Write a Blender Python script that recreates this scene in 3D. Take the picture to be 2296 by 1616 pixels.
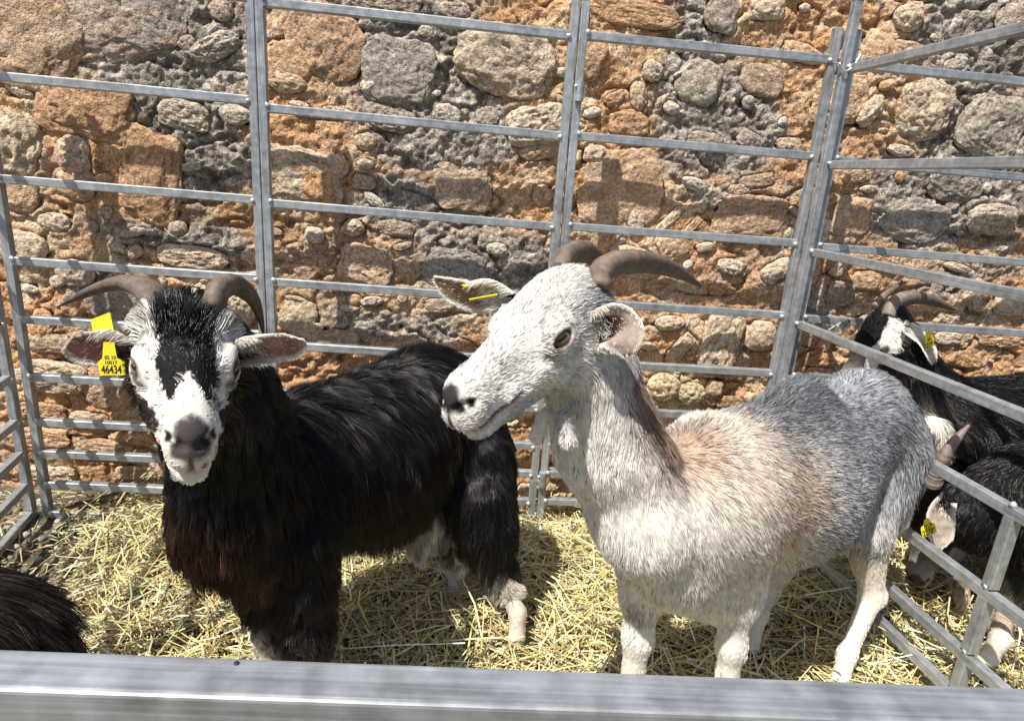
import bpy, math, random
import numpy as np
from mathutils import Matrix, Vector
from mathutils.kdtree import KDTree
rng = np.random.default_rng(7); random.seed(7)
S = bpy.context.scene
for o in list(bpy.data.objects): bpy.data.objects.remove(o)

# ------------------------------------------------------------------ camera, light, exposure
FPX, CAMH = 1410.34, 1.10                      # focal length in units of a 2296 px wide frame; eye height
PITCH, YAW, ROLL = 0.27593, 0.08684, 0.07838
cp, sp, cy_, sy_ = math.cos(PITCH), math.sin(PITCH), math.cos(YAW), math.sin(YAW)
FWD = np.array([sy_*cp, cy_*cp, -sp]); _r = np.array([cy_, -sy_, 0.0]); _u = np.cross(_r, FWD)
RT = _r*math.cos(ROLL) + _u*math.sin(ROLL); UP = -_r*math.sin(ROLL) + _u*math.cos(ROLL)
cam = bpy.data.cameras.new('camera'); co = bpy.data.objects.new('camera', cam); S.collection.objects.link(co)
co.matrix_world = Matrix(((RT[0], UP[0], -FWD[0], 0), (RT[1], UP[1], -FWD[1], 0), (RT[2], UP[2], -FWD[2], CAMH), (0, 0, 0, 1)))
cam.sensor_width = 36; cam.lens = FPX/2296*36; cam.clip_start = 0.02; cam.clip_end = 300
S.camera = co
SUNV = np.array([0.20, 0.20, -0.46]); SUNV /= np.linalg.norm(SUNV)     # direction the sunlight travels
elev = math.asin(-SUNV[2]); azi = math.atan2(-SUNV[0], -SUNV[1])
w = bpy.data.worlds.new('World'); S.world = w; w.use_nodes = True
nt = w.node_tree; nt.nodes.clear()
sky = nt.nodes.new('ShaderNodeTexSky'); sky.sky_type = 'NISHITA'; sky.sun_disc = False
sky.sun_elevation = elev; sky.sun_rotation = azi; sky.dust_density = 2.0
bg = nt.nodes.new('ShaderNodeBackground'); bg.inputs[1].default_value = 0.085
wo = nt.nodes.new('ShaderNodeOutputWorld'); nt.links.new(sky.outputs[0], bg.inputs[0]); nt.links.new(bg.outputs[0], wo.inputs[0])
sl = bpy.data.lights.new('sun', 'SUN'); sl.energy = 5.0; sl.angle = math.radians(0.5); sl.color = (1, 0.95, 0.87)
so = bpy.data.objects.new('sun', sl); S.collection.objects.link(so)
so.rotation_euler = Vector(SUNV).to_track_quat('-Z', 'Y').to_euler(); so.location = (-3, -3, 7)
S.view_settings.view_transform = 'Standard'; S.view_settings.look = 'None'
S.view_settings.exposure = 0.50; S.view_settings.gamma = 1; S.view_settings.use_curve_mapping = False
S.cycles.max_bounces = 8; S.cycles.diffuse_bounces = 3; S.cycles.transparent_max_bounces = 8

# ------------------------------------------------------------------ helpers
def ray(x, y): return FWD + (x-1148)/FPX*RT - (y-808)/FPX*UP
def P(x, y, Y):                                # point at real distance Y behind the front, seen at (x, y)
    d = ray(x, y); return d*(Y/d[1]) + np.array([0, 0, CAMH])
def Pz(x, y, z):
    d = ray(x, y); return d*((z-CAMH)/d[2]) + np.array([0, 0, CAMH])
def nrm(v):
    v = np.asarray(v, float); return v/np.linalg.norm(v)
def empty(name, loc, label, cat, group=None):
    o = bpy.data.objects.new(name, None); S.collection.objects.link(o); o.location = loc
    o.empty_display_size = .1; tag(o, label, cat, group); return o
def tag(o, label=None, cat=None, group=None, kind=None):
    if label: o['label'] = label
    if cat: o['category'] = cat
    if group: o['group'] = group
    if kind: o['kind'] = kind
    return o
def link(name, me, mat=None, parent=None, smooth=True):
    if mat is not None: me.materials.append(mat)
    o = bpy.data.objects.new(name, me); S.collection.objects.link(o)
    if parent is not None:
        o.parent = parent; o.matrix_parent_inverse = Matrix.Translation(-wloc(parent))
    if smooth and hasattr(me, 'polygons'): me.polygons.foreach_set('use_smooth', [True]*len(me.polygons))
    return o
def wloc(o):
    v = Vector((0, 0, 0))
    while o is not None: v += o.location; o = o.parent if o.type == 'EMPTY' else None
    return v
def mesh(V, F):
    me = bpy.data.meshes.new('m'); V = np.asarray(V, np.float32); me.vertices.add(len(V)); me.vertices.foreach_set('co', V.ravel())
    if isinstance(F, np.ndarray):
        n = F.shape[1]; me.loops.add(F.size); me.loops.foreach_set('vertex_index', F.astype(np.int32).ravel())
        me.polygons.add(len(F)); me.polygons.foreach_set('loop_start', np.arange(0, F.size, n, dtype=np.int32))
        me.polygons.foreach_set('loop_total', np.full(len(F), n, np.int32)); me.update(calc_edges=True)
    else:
        me = bpy.data.meshes.new('m'); me.from_pydata([tuple(map(float, v)) for v in V], [], F)
    return me
def vcol(me, C, name='col'):
    a = me.color_attributes.new(name, 'FLOAT_COLOR', 'POINT'); C = np.asarray(C, np.float32)
    if C.shape[1] == 3: C = np.c_[C, np.ones(len(C), np.float32)]
    a.data.foreach_set('color', C.astype(np.float32).ravel())
class MB:
    def __init__(s): s.v = []; s.f = []
    def box(s, a, b, w, h, up=(0, 0, 1), bev=0.0):           # a bar from a to b with a rounded rectangular section
        a = np.array(a, float); b = np.array(b, float); d = nrm(b-a); r = nrm(np.cross(d, up)); u = np.cross(r, d)
        if bev <= 0: sec = [(-1, -1), (1, -1), (1, 1), (-1, 1)]; sec = [(x*w/2, y*h/2) for x, y in sec]
        else:
            sec = []
            for cx_, cy2, a0 in ((w/2-bev, h/2-bev, 0), (-w/2+bev, h/2-bev, 90), (-w/2+bev, -h/2+bev, 180), (w/2-bev, -h/2+bev, 270)):
                for k in (0, 30, 60, 90):
                    t = math.radians(a0+k); sec.append((cx_+bev*math.cos(t), cy2+bev*math.sin(t)))
        n = len(sec); o = len(s.v)
        for q in (a, b): s.v += [q + r*x + u*y for x, y in sec]
        for i in range(n): s.f.append((o+i, o+(i+1) % n, o+n+(i+1) % n, o+n+i))
        s.f.append(tuple(o+i for i in range(n))[::-1]); s.f.append(tuple(o+n+i for i in range(n)))
    def build(s, name, mat, parent=None, smooth=False): return link(name, mesh(s.v, s.f), mat, parent, smooth)
def tube(pts, rad, n=10, squash=None, ribs=None):
    pts = np.array(pts); m = len(pts); T = np.gradient(pts, axis=0); T /= np.linalg.norm(T, axis=1)[:, None]
    r = nrm(np.cross(T[0], (0.3, 0.2, 1))); V = []; F = []
    for i in range(m):
        r = nrm(r - T[i]*(r@T[i])); u = np.cross(T[i], r)
        for k in range(n):
            a = 2*math.pi*k/n; V.append(pts[i] + rad[i]*(r*math.cos(a)*(squash or 1) + u*math.sin(a)))
    for i in range(m-1):
        for k in range(n): F.append((i*n+k, i*n+(k+1) % n, (i+1)*n+(k+1) % n, (i+1)*n+k))
    F.append(tuple(range(n))[::-1]); F.append(tuple((m-1)*n+k for k in range(n))); return V, F
def spline(C, m):
    C = np.array(C, float); n = len(C); C = np.vstack([2*C[0]-C[1], C, 2*C[-1]-C[-2]]); out = []
    for t in np.linspace(0, n-1-1e-6, m):
        i = int(t); f = t-i; p0, p1, p2, p3 = C[i:i+4]
        out.append(.5*((2*p1)+(-p0+p2)*f+(2*p0-5*p1+4*p2-p3)*f*f+(-p0+3*p1-3*p2+p3)*f**3))
    return np.array(out)
# smooth value noise, any dimension 2/3
_perm = rng.permutation(256)
def vnoise(p):
    p = np.asarray(p, np.float64); i = np.floor(p).astype(int); f = p-i; f = f*f*(3-2*f); d = p.shape[-1]; out = 0
    for c in range(2**d):
        b = [(c >> k) & 1 for k in range(d)]; h = np.zeros(p.shape[:-1], int); w_ = 1.0
        for k in range(d): h = _perm[(h + i[..., k] + b[k]) & 255]; w_ = w_*(f[..., k] if b[k] else 1-f[..., k])
        out = out + w_*(h/255.0)
    return out*2-1
def fbm(p, oct=4, gain=.5):
    a = 1; s = 0; t = 0
    for k in range(oct): s = s + a*vnoise(np.asarray(p)*2**k + 17.3*k); t += a; a *= gain
    return s/t
def sstep(a, b, x): t = np.clip((x-a)/(b-a), 0, 1); return t*t*(3-2*t)

# ------------------------------------------------------------------ materials
def mat(name, col=(.5, .5, .5), rough=.6, metal=0, spec=.5, vc=None, noise=None, bump=None, sheen=0):
    m = bpy.data.materials.new(name); m.use_nodes = True; n = m.node_tree.nodes; l = m.node_tree.links; b = n['Principled BSDF']
    b.inputs['Base Color'].default_value = (*col, 1); b.inputs['Roughness'].default_value = rough
    b.inputs['Metallic'].default_value = metal; b.inputs['Specular IOR Level'].default_value = spec
    src = None
    if vc:
        a = n.new('ShaderNodeAttribute'); a.attribute_name = vc; src = a.outputs['Color']
    tc = n.new('ShaderNodeNewGeometry')
    if noise:                                  # (scale, dark colour multiplier, light multiplier, detail)
        sc, lo, hi = noise[:3]
        t = n.new('ShaderNodeTexNoise'); t.inputs['Scale'].default_value = sc; t.inputs['Detail'].default_value = 8; t.inputs['Roughness'].default_value = .65
        l.new(tc.outputs['Position'], t.inputs['Vector'])
        r = n.new('ShaderNodeMapRange'); r.inputs[1].default_value = .32; r.inputs[2].default_value = .68; r.inputs[3].default_value = lo; r.inputs[4].default_value = hi
        l.new(t.outputs[0], r.inputs[0]); x = n.new('ShaderNodeMix'); x.data_type = 'RGBA'; x.blend_type = 'MULTIPLY'; x.inputs[0].default_value = 1
        if src: l.new(src, x.inputs[6])
        else: x.inputs[6].default_value = (*col, 1)
        l.new(r.outputs[0], x.inputs[7]); src = x.outputs[2]
    if src: l.new(src, b.inputs['Base Color'])
    if bump:
        last = None
        for sc, st, ds in bump:
            t = n.new('ShaderNodeTexNoise'); t.inputs['Scale'].default_value = sc; t.inputs['Detail'].default_value = 6; l.new(tc.outputs['Position'], t.inputs['Vector'])
            bp = n.new('ShaderNodeBump'); bp.inputs['Strength'].default_value = st; bp.inputs['Distance'].default_value = ds; l.new(t.outputs[0], bp.inputs['Height'])
            if last: l.new(last, bp.inputs['Normal'])
            last = bp.outputs[0]
        l.new(last, b.inputs['Normal'])
    return m
M_wall = mat('wall_mortar', rough=.95, spec=.12, vc='col', noise=(130, .38, 1.62), bump=[(70, 1, .010), (240, 1, .005)])
M_stone = mat('stone', rough=.92, spec=.14, vc='col', noise=(110, .5, 1.45), bump=[(60, .9, .010), (230, .9, .004)])
M_ground = mat('earth', (.12, .10, .07), .95, spec=.1, noise=(40, .5, 1.6), bump=[(60, 1, .01)])
M_pebble = mat('pebble', rough=.85, vc='col', noise=(150, .8, 1.2))
M_straw = mat('straw', rough=.45, spec=.35, vc='col')
M_hoof = mat('hoof', (.06, .05, .042), .5)
M_horn = mat('horn', rough=.62, spec=.35, vc='col', noise=(90, .7, 1.25), bump=[(160, .5, .002)])
M_tag = mat('yellow_plastic', (.78, .66, .03), .4, spec=.4, noise=(60, .85, 1.1))
M_ink = mat('black_ink', (.02, .02, .015), .6)
M_weld = mat('weld', (.62, .63, .63), .42, metal=.6, bump=[(300, .8, .002)])
M_wire = mat('steel_wire', (.6, .6, .58), .35, metal=.9)
def galv(name, base=(.37, .39, .41), metal=.55):
    m = bpy.data.materials.new(name); m.use_nodes = True; n = m.node_tree.nodes; l = m.node_tree.links; b = n['Principled BSDF']
    g = n.new('ShaderNodeTexCoord')
    a = n.new('ShaderNodeTexNoise'); a.inputs['Scale'].default_value = 55; a.inputs['Detail'].default_value = 5
    c = n.new('ShaderNodeTexNoise'); c.inputs['Scale'].default_value = 9; c.inputs['Detail'].default_value = 4
    l.new(g.outputs['Object'], a.inputs['Vector']); l.new(g.outputs['Object'], c.inputs['Vector'])
    st = n.new('ShaderNodeAttribute'); st.attribute_name = 'across'    # drawn streaks run along each bar
    s2 = n.new('ShaderNodeTexNoise'); s2.noise_dimensions = '3D'; s2.inputs['Scale'].default_value = 1; s2.inputs['Detail'].default_value = 3
    l.new(st.outputs['Vector'], s2.inputs['Vector'])
    ad = n.new('ShaderNodeMath'); ad.operation = 'ADD'; l.new(a.outputs[0], ad.inputs[0]); l.new(c.outputs[0], ad.inputs[1])
    ad2 = n.new('ShaderNodeMath'); ad2.operation = 'ADD'; l.new(ad.outputs[0], ad2.inputs[0]); l.new(s2.outputs[0], ad2.inputs[1])
    r = n.new('ShaderNodeMapRange'); r.inputs[1].default_value = 1.15; r.inputs[2].default_value = 1.85; r.inputs[3].default_value = .62; r.inputs[4].default_value = 1.35
    l.new(ad2.outputs[0], r.inputs[0]); x = n.new('ShaderNodeMix'); x.data_type = 'RGBA'; x.blend_type = 'MULTIPLY'; x.inputs[0].default_value = 1
    x.inputs[6].default_value = (*base, 1); l.new(r.outputs[0], x.inputs[7]); l.new(x.outputs[2], b.inputs['Base Color'])
    b.inputs['Metallic'].default_value = metal
    r2 = n.new('ShaderNodeMapRange'); r2.inputs[3].default_value = .34; r2.inputs[4].default_value = .58; l.new(a.outputs[0], r2.inputs[0]); l.new(r2.outputs[0], b.inputs['Roughness'])
    bp = n.new('ShaderNodeBump'); bp.inputs['Strength'].default_value = .25; bp.inputs['Distance'].default_value = .001; l.new(s2.outputs[0], bp.inputs['Height']); l.new(bp.outputs[0], b.inputs['Normal'])
    return m
M_galv = galv('galvanised_steel')
def hairmat(name, rough=.42, spec=.5):
    m = bpy.data.materials.new(name); m.use_nodes = True; n = m.node_tree.nodes; l = m.node_tree.links; b = n['Principled BSDF']
    a = n.new('ShaderNodeAttribute'); a.attribute_name = 'hcol'; l.new(a.outputs['Color'], b.inputs['Base Color'])
    b.inputs['Roughness'].default_value = rough; b.inputs['Specular IOR Level'].default_value = spec
    return m
M_hair = hairmat('coat_hair', .55, .25); M_hairg = hairmat('glossy_coat_hair', .27, .32)
M_skin = mat('goat_skin', rough=.75, spec=.15, vc='col', bump=[(420, .5, .0012)])

# ------------------------------------------------------------------ ground
xs = np.r_[-40, -12, -5, np.linspace(-2.6, 3.4, 90), 6, 14, 40]; ys = np.r_[-40, -10, -3, np.linspace(-.4, 2.4, 50), 4, 12, 40]
def gh(x, y):
    p = np.stack([np.asarray(x)*2.2, np.asarray(y)*2.2], -1)
    base = -.085 + .012*fbm(p, 3)
    heap = sstep(-1.15, -.75, np.asarray(x) + .25*fbm(p*1.3+5, 2))*sstep(2.12, 1.72, np.asarray(y))
    return base + heap*(.075 + .03*fbm(p*1.7+9, 2))
X, Yg = np.meshgrid(xs, ys, indexing='ij'); Z = gh(X, Yg); Z[(abs(X) > 5) | (abs(Yg) > 5)] = -.085
n1, n2 = X.shape; idx = np.arange(n1*n2).reshape(n1, n2)
F = np.stack([idx[:-1, :-1], idx[1:, :-1], idx[1:, 1:], idx[:-1, 1:]], -1).reshape(-1, 4)
g = link('ground', mesh(np.stack([X, Yg, Z], -1).reshape(-1, 3), F), M_ground); tag(g, kind='structure')

# ------------------------------------------------------------------ stone wall
WY = 2.17
wall = empty('stone_wall', (0.3, WY, -.1), 'old rubble wall of rounded stones in ochre and grey mortar behind the pens', 'wall')
dx = .0058
gx = np.arange(-2.0, 2.9, dx); gz = np.arange(-.16, 2.02, dx); GX, GZ = np.meshgrid(gx, gz, indexing='ij')
ORA = np.array([.55, .32, .17]); TAN = np.array([.62, .47, .32]); GRY = np.array([.37, .325, .285]); DRK = np.array([.13, .105, .09]); PAL = np.array([.58, .51, .41]); BRN = np.array([.34, .22, .145])
# stones seen in the wall: centre x, y, width, height (photo px), tilt deg (clockwise), colour key, depth scale, squareness
STN = [(60,80,300,260,20,'o',1,.3),(330,60,300,170,-8,'o',1,.25),(440,45,170,150,5,'g',.8,.5),(640,140,130,60,-24,'p',1,0),(655,30,60,50,0,'t',.8,0),
(125,150,42,30,0,'t',.7,0),(55,265,75,34,25,'p',.9,0),(255,325,235,140,3,'r',1.1,.75),(30,420,140,170,15,'q',1,.3),(95,445,44,70,25,'p',.5,0),(225,460,80,90,0,'p',.9,.2),
(230,545,90,80,0,'t',.6,.2),(440,520,150,230,10,'r',1,.55),(60,575,95,90,0,'o',.7,.2),(540,340,130,70,5,'q',.7,.2),(700,340,90,50,0,'p',.4,0),
(320,630,36,34,0,'g',.8,0),(280,668,26,28,0,'g',.8,0),(395,685,70,26,-12,'p',.5,0),(520,672,55,42,5,'t',.8,0),(165,655,80,50,0,'p',.4,.1),(70,725,120,80,8,'p',.7,.4),
(565,760,175,62,4,'q',.8,.2),(400,745,42,30,-35,'t',.9,.4),(230,805,90,70,5,'p',.8,.1),(175,830,44,32,0,'p',.9,0),(90,852,48,24,14,'p',.9,0),(480,832,30,26,30,'p',.9,0),
(578,858,30,20,0,'p',1,0),(700,900,110,130,20,'q',.8,.2),(345,890,160,100,10,'g',.6,.3),(130,960,60,90,20,'o',.5,.2),(560,130,60,40,0,'g',.5,0),
(960,130,190,185,10,'o',1.1,.1),(845,190,120,100,0,'o',.5,.2),(1185,215,170,155,0,'d',.7,.8),(1090,256,46,42,-30,'p',1,0),(848,245,105,52,5,'q',1,0),
(1500,185,265,165,8,'q',1.25,.1),(1345,28,85,45,0,'g',.9,0),(1130,10,180,55,0,'o',.8,.2),(890,312,50,20,5,'p',.9,0),(1000,330,80,24,5,'p',.8,0),(1155,350,140,60,8,'t',1,.1),
(1320,340,80,50,0,'p',.6,0),(1440,345,60,50,0,'t',.5,0),(1590,370,165,100,-12,'p',1,.45),(1600,440,120,50,-15,'t',.7,.3),(1080,420,60,50,0,'t',.6,0),(1080,485,50,28,0,'g',.7,0),
(890,520,230,150,5,'q',.8,.6),(985,500,60,90,60,'g',.6,.2),(945,540,90,100,0,'O',.9,.8),(1108,593,70,30,38,'w',1.1,0),(1600,578,60,60,0,'g',1,0),(1370,560,150,120,0,'d',.5,.5),
(930,692,56,44,8,'w',1.2,0),(1045,672,62,44,0,'p',1.1,0),(1170,675,92,46,5,'t',1.1,.3),(800,684,60,22,5,'p',.9,0),(1190,727,54,22,-15,'t',.8,.2),(1085,780,150,110,10,'r',.9,.3),
(1470,737,64,38,8,'w',1.1,0),(1345,790,180,110,0,'d',.6,.4),(1050,884,42,36,0,'o',.7,0),(1098,887,66,28,-8,'w',1.1,0),(1035,908,55,22,0,'p',1,0),(872,882,60,18,12,'p',.9,0),
(1190,880,30,26,0,'t',.7,0),(880,935,110,110,20,'q',.7,.2),(870,922,66,26,5,'p',.7,0),(1000,1000,120,60,0,'t',.6,.3),(925,985,70,60,-15,'p',.6,.2),(1300,900,90,40,0,'g',.5,.1),
(1740,170,80,120,12,'t',.8,.2),(1925,215,58,54,10,'p',1,.1),(1885,285,46,74,-12,'t',.9,.1),(1815,290,60,30,-35,'t',.9,.3),(1745,335,52,30,-15,'w',1,0),(1980,320,44,34,20,'p',1,.2),
(2065,240,120,110,15,'q',.7,.2),(2210,302,36,38,0,'g',.9,0),(1855,365,115,70,0,'r',1.1,.1),(2080,420,100,50,5,'t',.6,.1),(1755,455,60,50,0,'p',.9,.4),(2055,545,80,34,18,'w',1.1,0),
(1830,560,230,200,-5,'g',.55,.5),(1900,510,60,70,10,'p',.4,0),(2240,535,100,40,-12,'t',.9,.5),(2215,415,70,50,25,'g',.9,.5),(2310,360,30,28,0,'p',1,0),(2250,240,120,80,10,'r',.6,.3),
(1875,650,50,60,0,'w',.5,.3),(2210,640,220,120,0,'r',.6,.4),(1965,660,110,30,-52,'p',.6,.3),(2045,665,60,24,-55,'t',.9,.6),(1980,720,90,70,-20,'t',.5,.5),(2080,730,50,26,-10,'w',.9,.4),
(2160,787,92,46,10,'w',1.1,0),(2030,782,28,30,0,'w',.9,0),(2295,800,95,60,-30,'p',1,.5),(2325,690,40,50,0,'p',.8,.2),(1975,952,88,46,-5,'w',1.1,0),(1915,1022,60,28,8,'p',.9,0),
(2005,1030,110,50,-58,'q',.8,.5),(2125,1010,115,190,6,'q',1,.45),(2240,990,90,90,0,'p',.6,.2),(1960,1140,100,90,8,'y',1.2,0),(2040,1160,90,75,5,'y',1.2,0),(2110,1145,55,50,0,'t',.8,.6),
(2160,1190,90,40,0,'o',.6,.5),(1850,770,120,80,0,'t',.5,.3),(2180,560,60,30,0,'t',.5,0),(1870,40,260,60,3,'o',.5,.5),(1710,45,50,60,0,'r',.7,.1),(2130,40,90,100,0,'d',.6,.3),
(2680,55,80,64,10,'q',1,0),(2590,155,115,90,15,'t',1,.1),(2670,145,95,40,0,'t',.9,.2),(2370,160,110,50,15,'t',.8,.3),(2375,25,30,22,0,'p',1,0),(2615,254,48,30,-15,'o',1,0),
(2563,330,52,90,32,'p',1,.1),(2730,325,165,150,0,'Q',1,.15),(2660,445,80,34,5,'p',.9,0),(2930,370,190,160,10,'q',.8,.4),(2470,300,150,120,0,'r',.4,.4),(2330,430,70,40,0,'p',.5,.3),
(2655,520,30,44,0,'O',1,0),(2557,558,56,24,-5,'p',1,0),(2830,530,180,130,-12,'g',.9,.1),(2700,650,220,120,8,'g',.6,.2),(2930,650,150,90,0,'q',.6,.2),(2425,680,50,70,5,'w',.7,.6),
(2510,640,110,110,0,'r',.6,.4),(2600,775,130,36,12,'t',.8,.3),(2475,790,40,60,20,'p',.8,.5),(2400,800,50,80,0,'t',.5,.2),(2480,870,90,80,0,'t',.8,.2),(2560,830,90,60,0,'g',.6,.2),
(2880,870,70,90,25,'t',.9,.3),(2990,900,100,70,0,'p',.7,.3),(2830,790,90,24,8,'p',.6,0),(2800,1000,90,40,0,'p',.7,.2),(2950,1000,140,50,4,'t',.7,.3),(2560,960,90,60,0,'r',.5,.2),
(2450,960,70,60,0,'t',.5,.2),(2980,60,90,70,0,'g',.6,.1),(2820,190,70,40,-20,'p',.5,0),(90,1110,90,50,0,'p',.6,.3),(150,1010,120,60,0,'q',.6,.4),(170,1110,170,90,4,'q',.9,.5),
(330,1150,130,120,0,'g',.6,.3),(420,1200,90,80,0,'t',.5,.3),(120,1290,150,60,3,'t',.8,.6),(300,1330,180,70,2,'r',.8,.6),(150,1400,140,46,3,'q',.8,.5),(400,1400,120,50,0,'t',.7,.5),
(130,1210,130,46,2,'r',.8,.6),(500,1300,90,60,0,'r',.6,.4),(260,1240,110,50,0,'q',.7,.5),(1560,1450,70,60,0,'q',.8,.3),(1590,1330,60,50,0,'r',.8,.3),(1650,1390,60,50,0,'t',.8,.3),(1900,1180,60,40,0,'t',.6,0)]
COLS = dict(o=[.50,.29,.16],O=[.56,.29,.13],r=[.45,.30,.20],t=[.54,.42,.30],p=[.60,.53,.43],w=[.68,.64,.55],g=[.36,.32,.28],d=[.30,.26,.225],q=[.50,.44,.34],Q=[.58,.52,.41],y=[.52,.46,.28])
def W(px, py): return P(px/1.31725, py/1.31725, WY)
K = WY*1.04/1857.7
stones = []
for (px, py, sw, sh, ang, c, dp, sq) in STN:
    p = W(px, py); soft = c in 'rodgt' and sw > 55; stones.append((p[0], p[2], sw*K/2, sh*K/2, math.radians(-ang), np.array(COLS[c]), dp*(.62 if soft else 1), sq*.8, soft))
def free(x, z, r):
    for s in stones:
        if math.hypot(x-s[0], z-s[1]) < r + .8*max(s[2], s[3]): return False
    return True
for k in range(6000):
    if len(stones) >= 292: break
    x = rng.uniform(-1.75, 2.6); z = rng.uniform(-.12, 1.95); r = .010+.03*rng.random()**2
    if free(x, z, r): stones.append((x, z, r*rng.uniform(1, 1.7), r*rng.uniform(.6, .95), rng.normal(0, .4), np.array(COLS[rng.choice(list('tppqgrwt'))]), rng.uniform(.6, 1), rng.uniform(0, .5), rng.random() < .4))
# mortar relief
q = np.stack([GX, GZ], -1)
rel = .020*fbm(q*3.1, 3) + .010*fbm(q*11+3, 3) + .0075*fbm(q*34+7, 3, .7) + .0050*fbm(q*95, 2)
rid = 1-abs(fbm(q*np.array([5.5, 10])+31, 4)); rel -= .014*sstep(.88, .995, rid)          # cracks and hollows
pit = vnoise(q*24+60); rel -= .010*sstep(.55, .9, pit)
gz_blobs = [(420,130,330,180,1),(560,330,200,110,1),(620,480,170,130,1),(480,690,260,60,.8),(1250,120,260,140,1),(1290,330,260,120,1),(1330,420,260,90,1),(1250,640,300,140,.7),(1400,780,300,130,.9),
 (2060,120,110,330,1),(2190,330,130,200,1),(2120,590,160,60,.8),(2120,820,260,60,.6),(2900,150,200,200,1),(2870,380,180,180,1),(2780,620,300,180,1),(2850,800,260,120,.7),(2950,540,160,300,.8),(300,900,200,120,.7),(560,1150,300,200,.6),(1150,960,220,80,.8),(850,860,120,60,.4),(2450,900,160,100,.6)]
PXm = np.zeros_like(GX)
for (px, py, rx, ry, a) in gz_blobs:
    p = W(px, py); d = ((GX-p[0])/(rx*K))**2 + ((GZ-p[2])/(ry*K))**2
    PXm = np.maximum(PXm, a*np.exp(-d*.9))
PXm = np.clip(PXm + .45*fbm(q*4+70, 4) - .05, 0, 1); PXm = sstep(.25, .62, PXm)[..., None]
n2 = fbm(q*9+12, 4)[..., None]; n3 = fbm(q*45+2, 3)[..., None]
warm = ORA*(1-sstep(-.25, .45, n2)) + TAN*sstep(-.25, .45, n2); warm = warm*(1+.35*n3)
lo = fbm(q*2.3+44, 3)[..., None]; warm = warm*(1-.4*sstep(.1, .5, lo)) + BRN*.4*sstep(.1, .5, lo)
cool = GRY*(1+.6*n3); dk = sstep(.05, .5, fbm(q*14+90, 4)[..., None]); cool = cool*(1-.6*dk)+DRK*.6*dk
sp_ = sstep(.35, .7, vnoise(q*70+5))[..., None]; cool = cool*(1-.75*sp_) + PAL*.75*sp_; sp2 = sstep(.3, .65, vnoise(q*95+25))[..., None]; cool = cool*(1-.6*sp2)+DRK*.6*sp2; warm = warm*(1-.25*sp2*sstep(0, .5, n2))
C = warm*(1-PXm)+cool*PXm
rel = rel + .0045*fbm(q*70+8, 2)*PXm[..., 0]*1.6
low_rel = sstep(-.004, -.02, rel)[..., None]; C = C*(1-.35*low_rel)  # mortar colour gets darker where the relief is lowest
for s in stones:                                  # the bed round each stone: a slight collar, then a groove at its edge
    m = (abs(GX-s[0]) < 1.6*max(s[2], s[3])) & (abs(GZ-s[1]) < 1.6*max(s[2], s[3]))
    X_ = GX[m]-s[0]; Z_ = GZ[m]-s[1]; ca, sa = math.cos(s[4]), math.sin(s[4]); u = (X_*ca+Z_*sa)/s[2]; v = (-X_*sa+Z_*ca)/s[3]
    pw = 2+6*s[7]; d = (abs(u)**pw+abs(v)**pw)**(1/pw); rr = min(s[2], s[3])
    rel[m] = rel[m] - np.where(d < .86, .02, 0) - (.0014 if s[8] else .0045)*np.exp(-((d-1.03)/.07)**2)*min(1, rr/.03) + .004*np.exp(-((d-1.22)/.15)**2)
n1, n2_ = GX.shape; idx = np.arange(n1*n2_).reshape(n1, n2_)
F = np.stack([idx[:-1, :-1], idx[1:, :-1], idx[1:, 1:], idx[:-1, 1:]], -1).reshape(-1, 4)
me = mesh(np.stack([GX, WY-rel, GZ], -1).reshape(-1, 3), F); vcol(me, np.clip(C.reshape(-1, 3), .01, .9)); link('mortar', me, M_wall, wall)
bx = MB(); bx.box((.45, WY+.21, -.3), (.45, WY+.21, 2.04), 5.4, .28, up=(0, 1, 0)); bx.build('wall_core', M_stone, wall)
def ico(sub):
    import bmesh
    bm = bmesh.new(); bmesh.ops.create_icosphere(bm, subdivisions=sub, radius=1); V = np.array([v.co[:] for v in bm.verts]); F = [tuple(v.index for v in f.verts) for f in bm.faces]; bm.free(); return V, np.array(F)
ICO = {k: ico(k) for k in (2, 3, 4, 5)}
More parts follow.
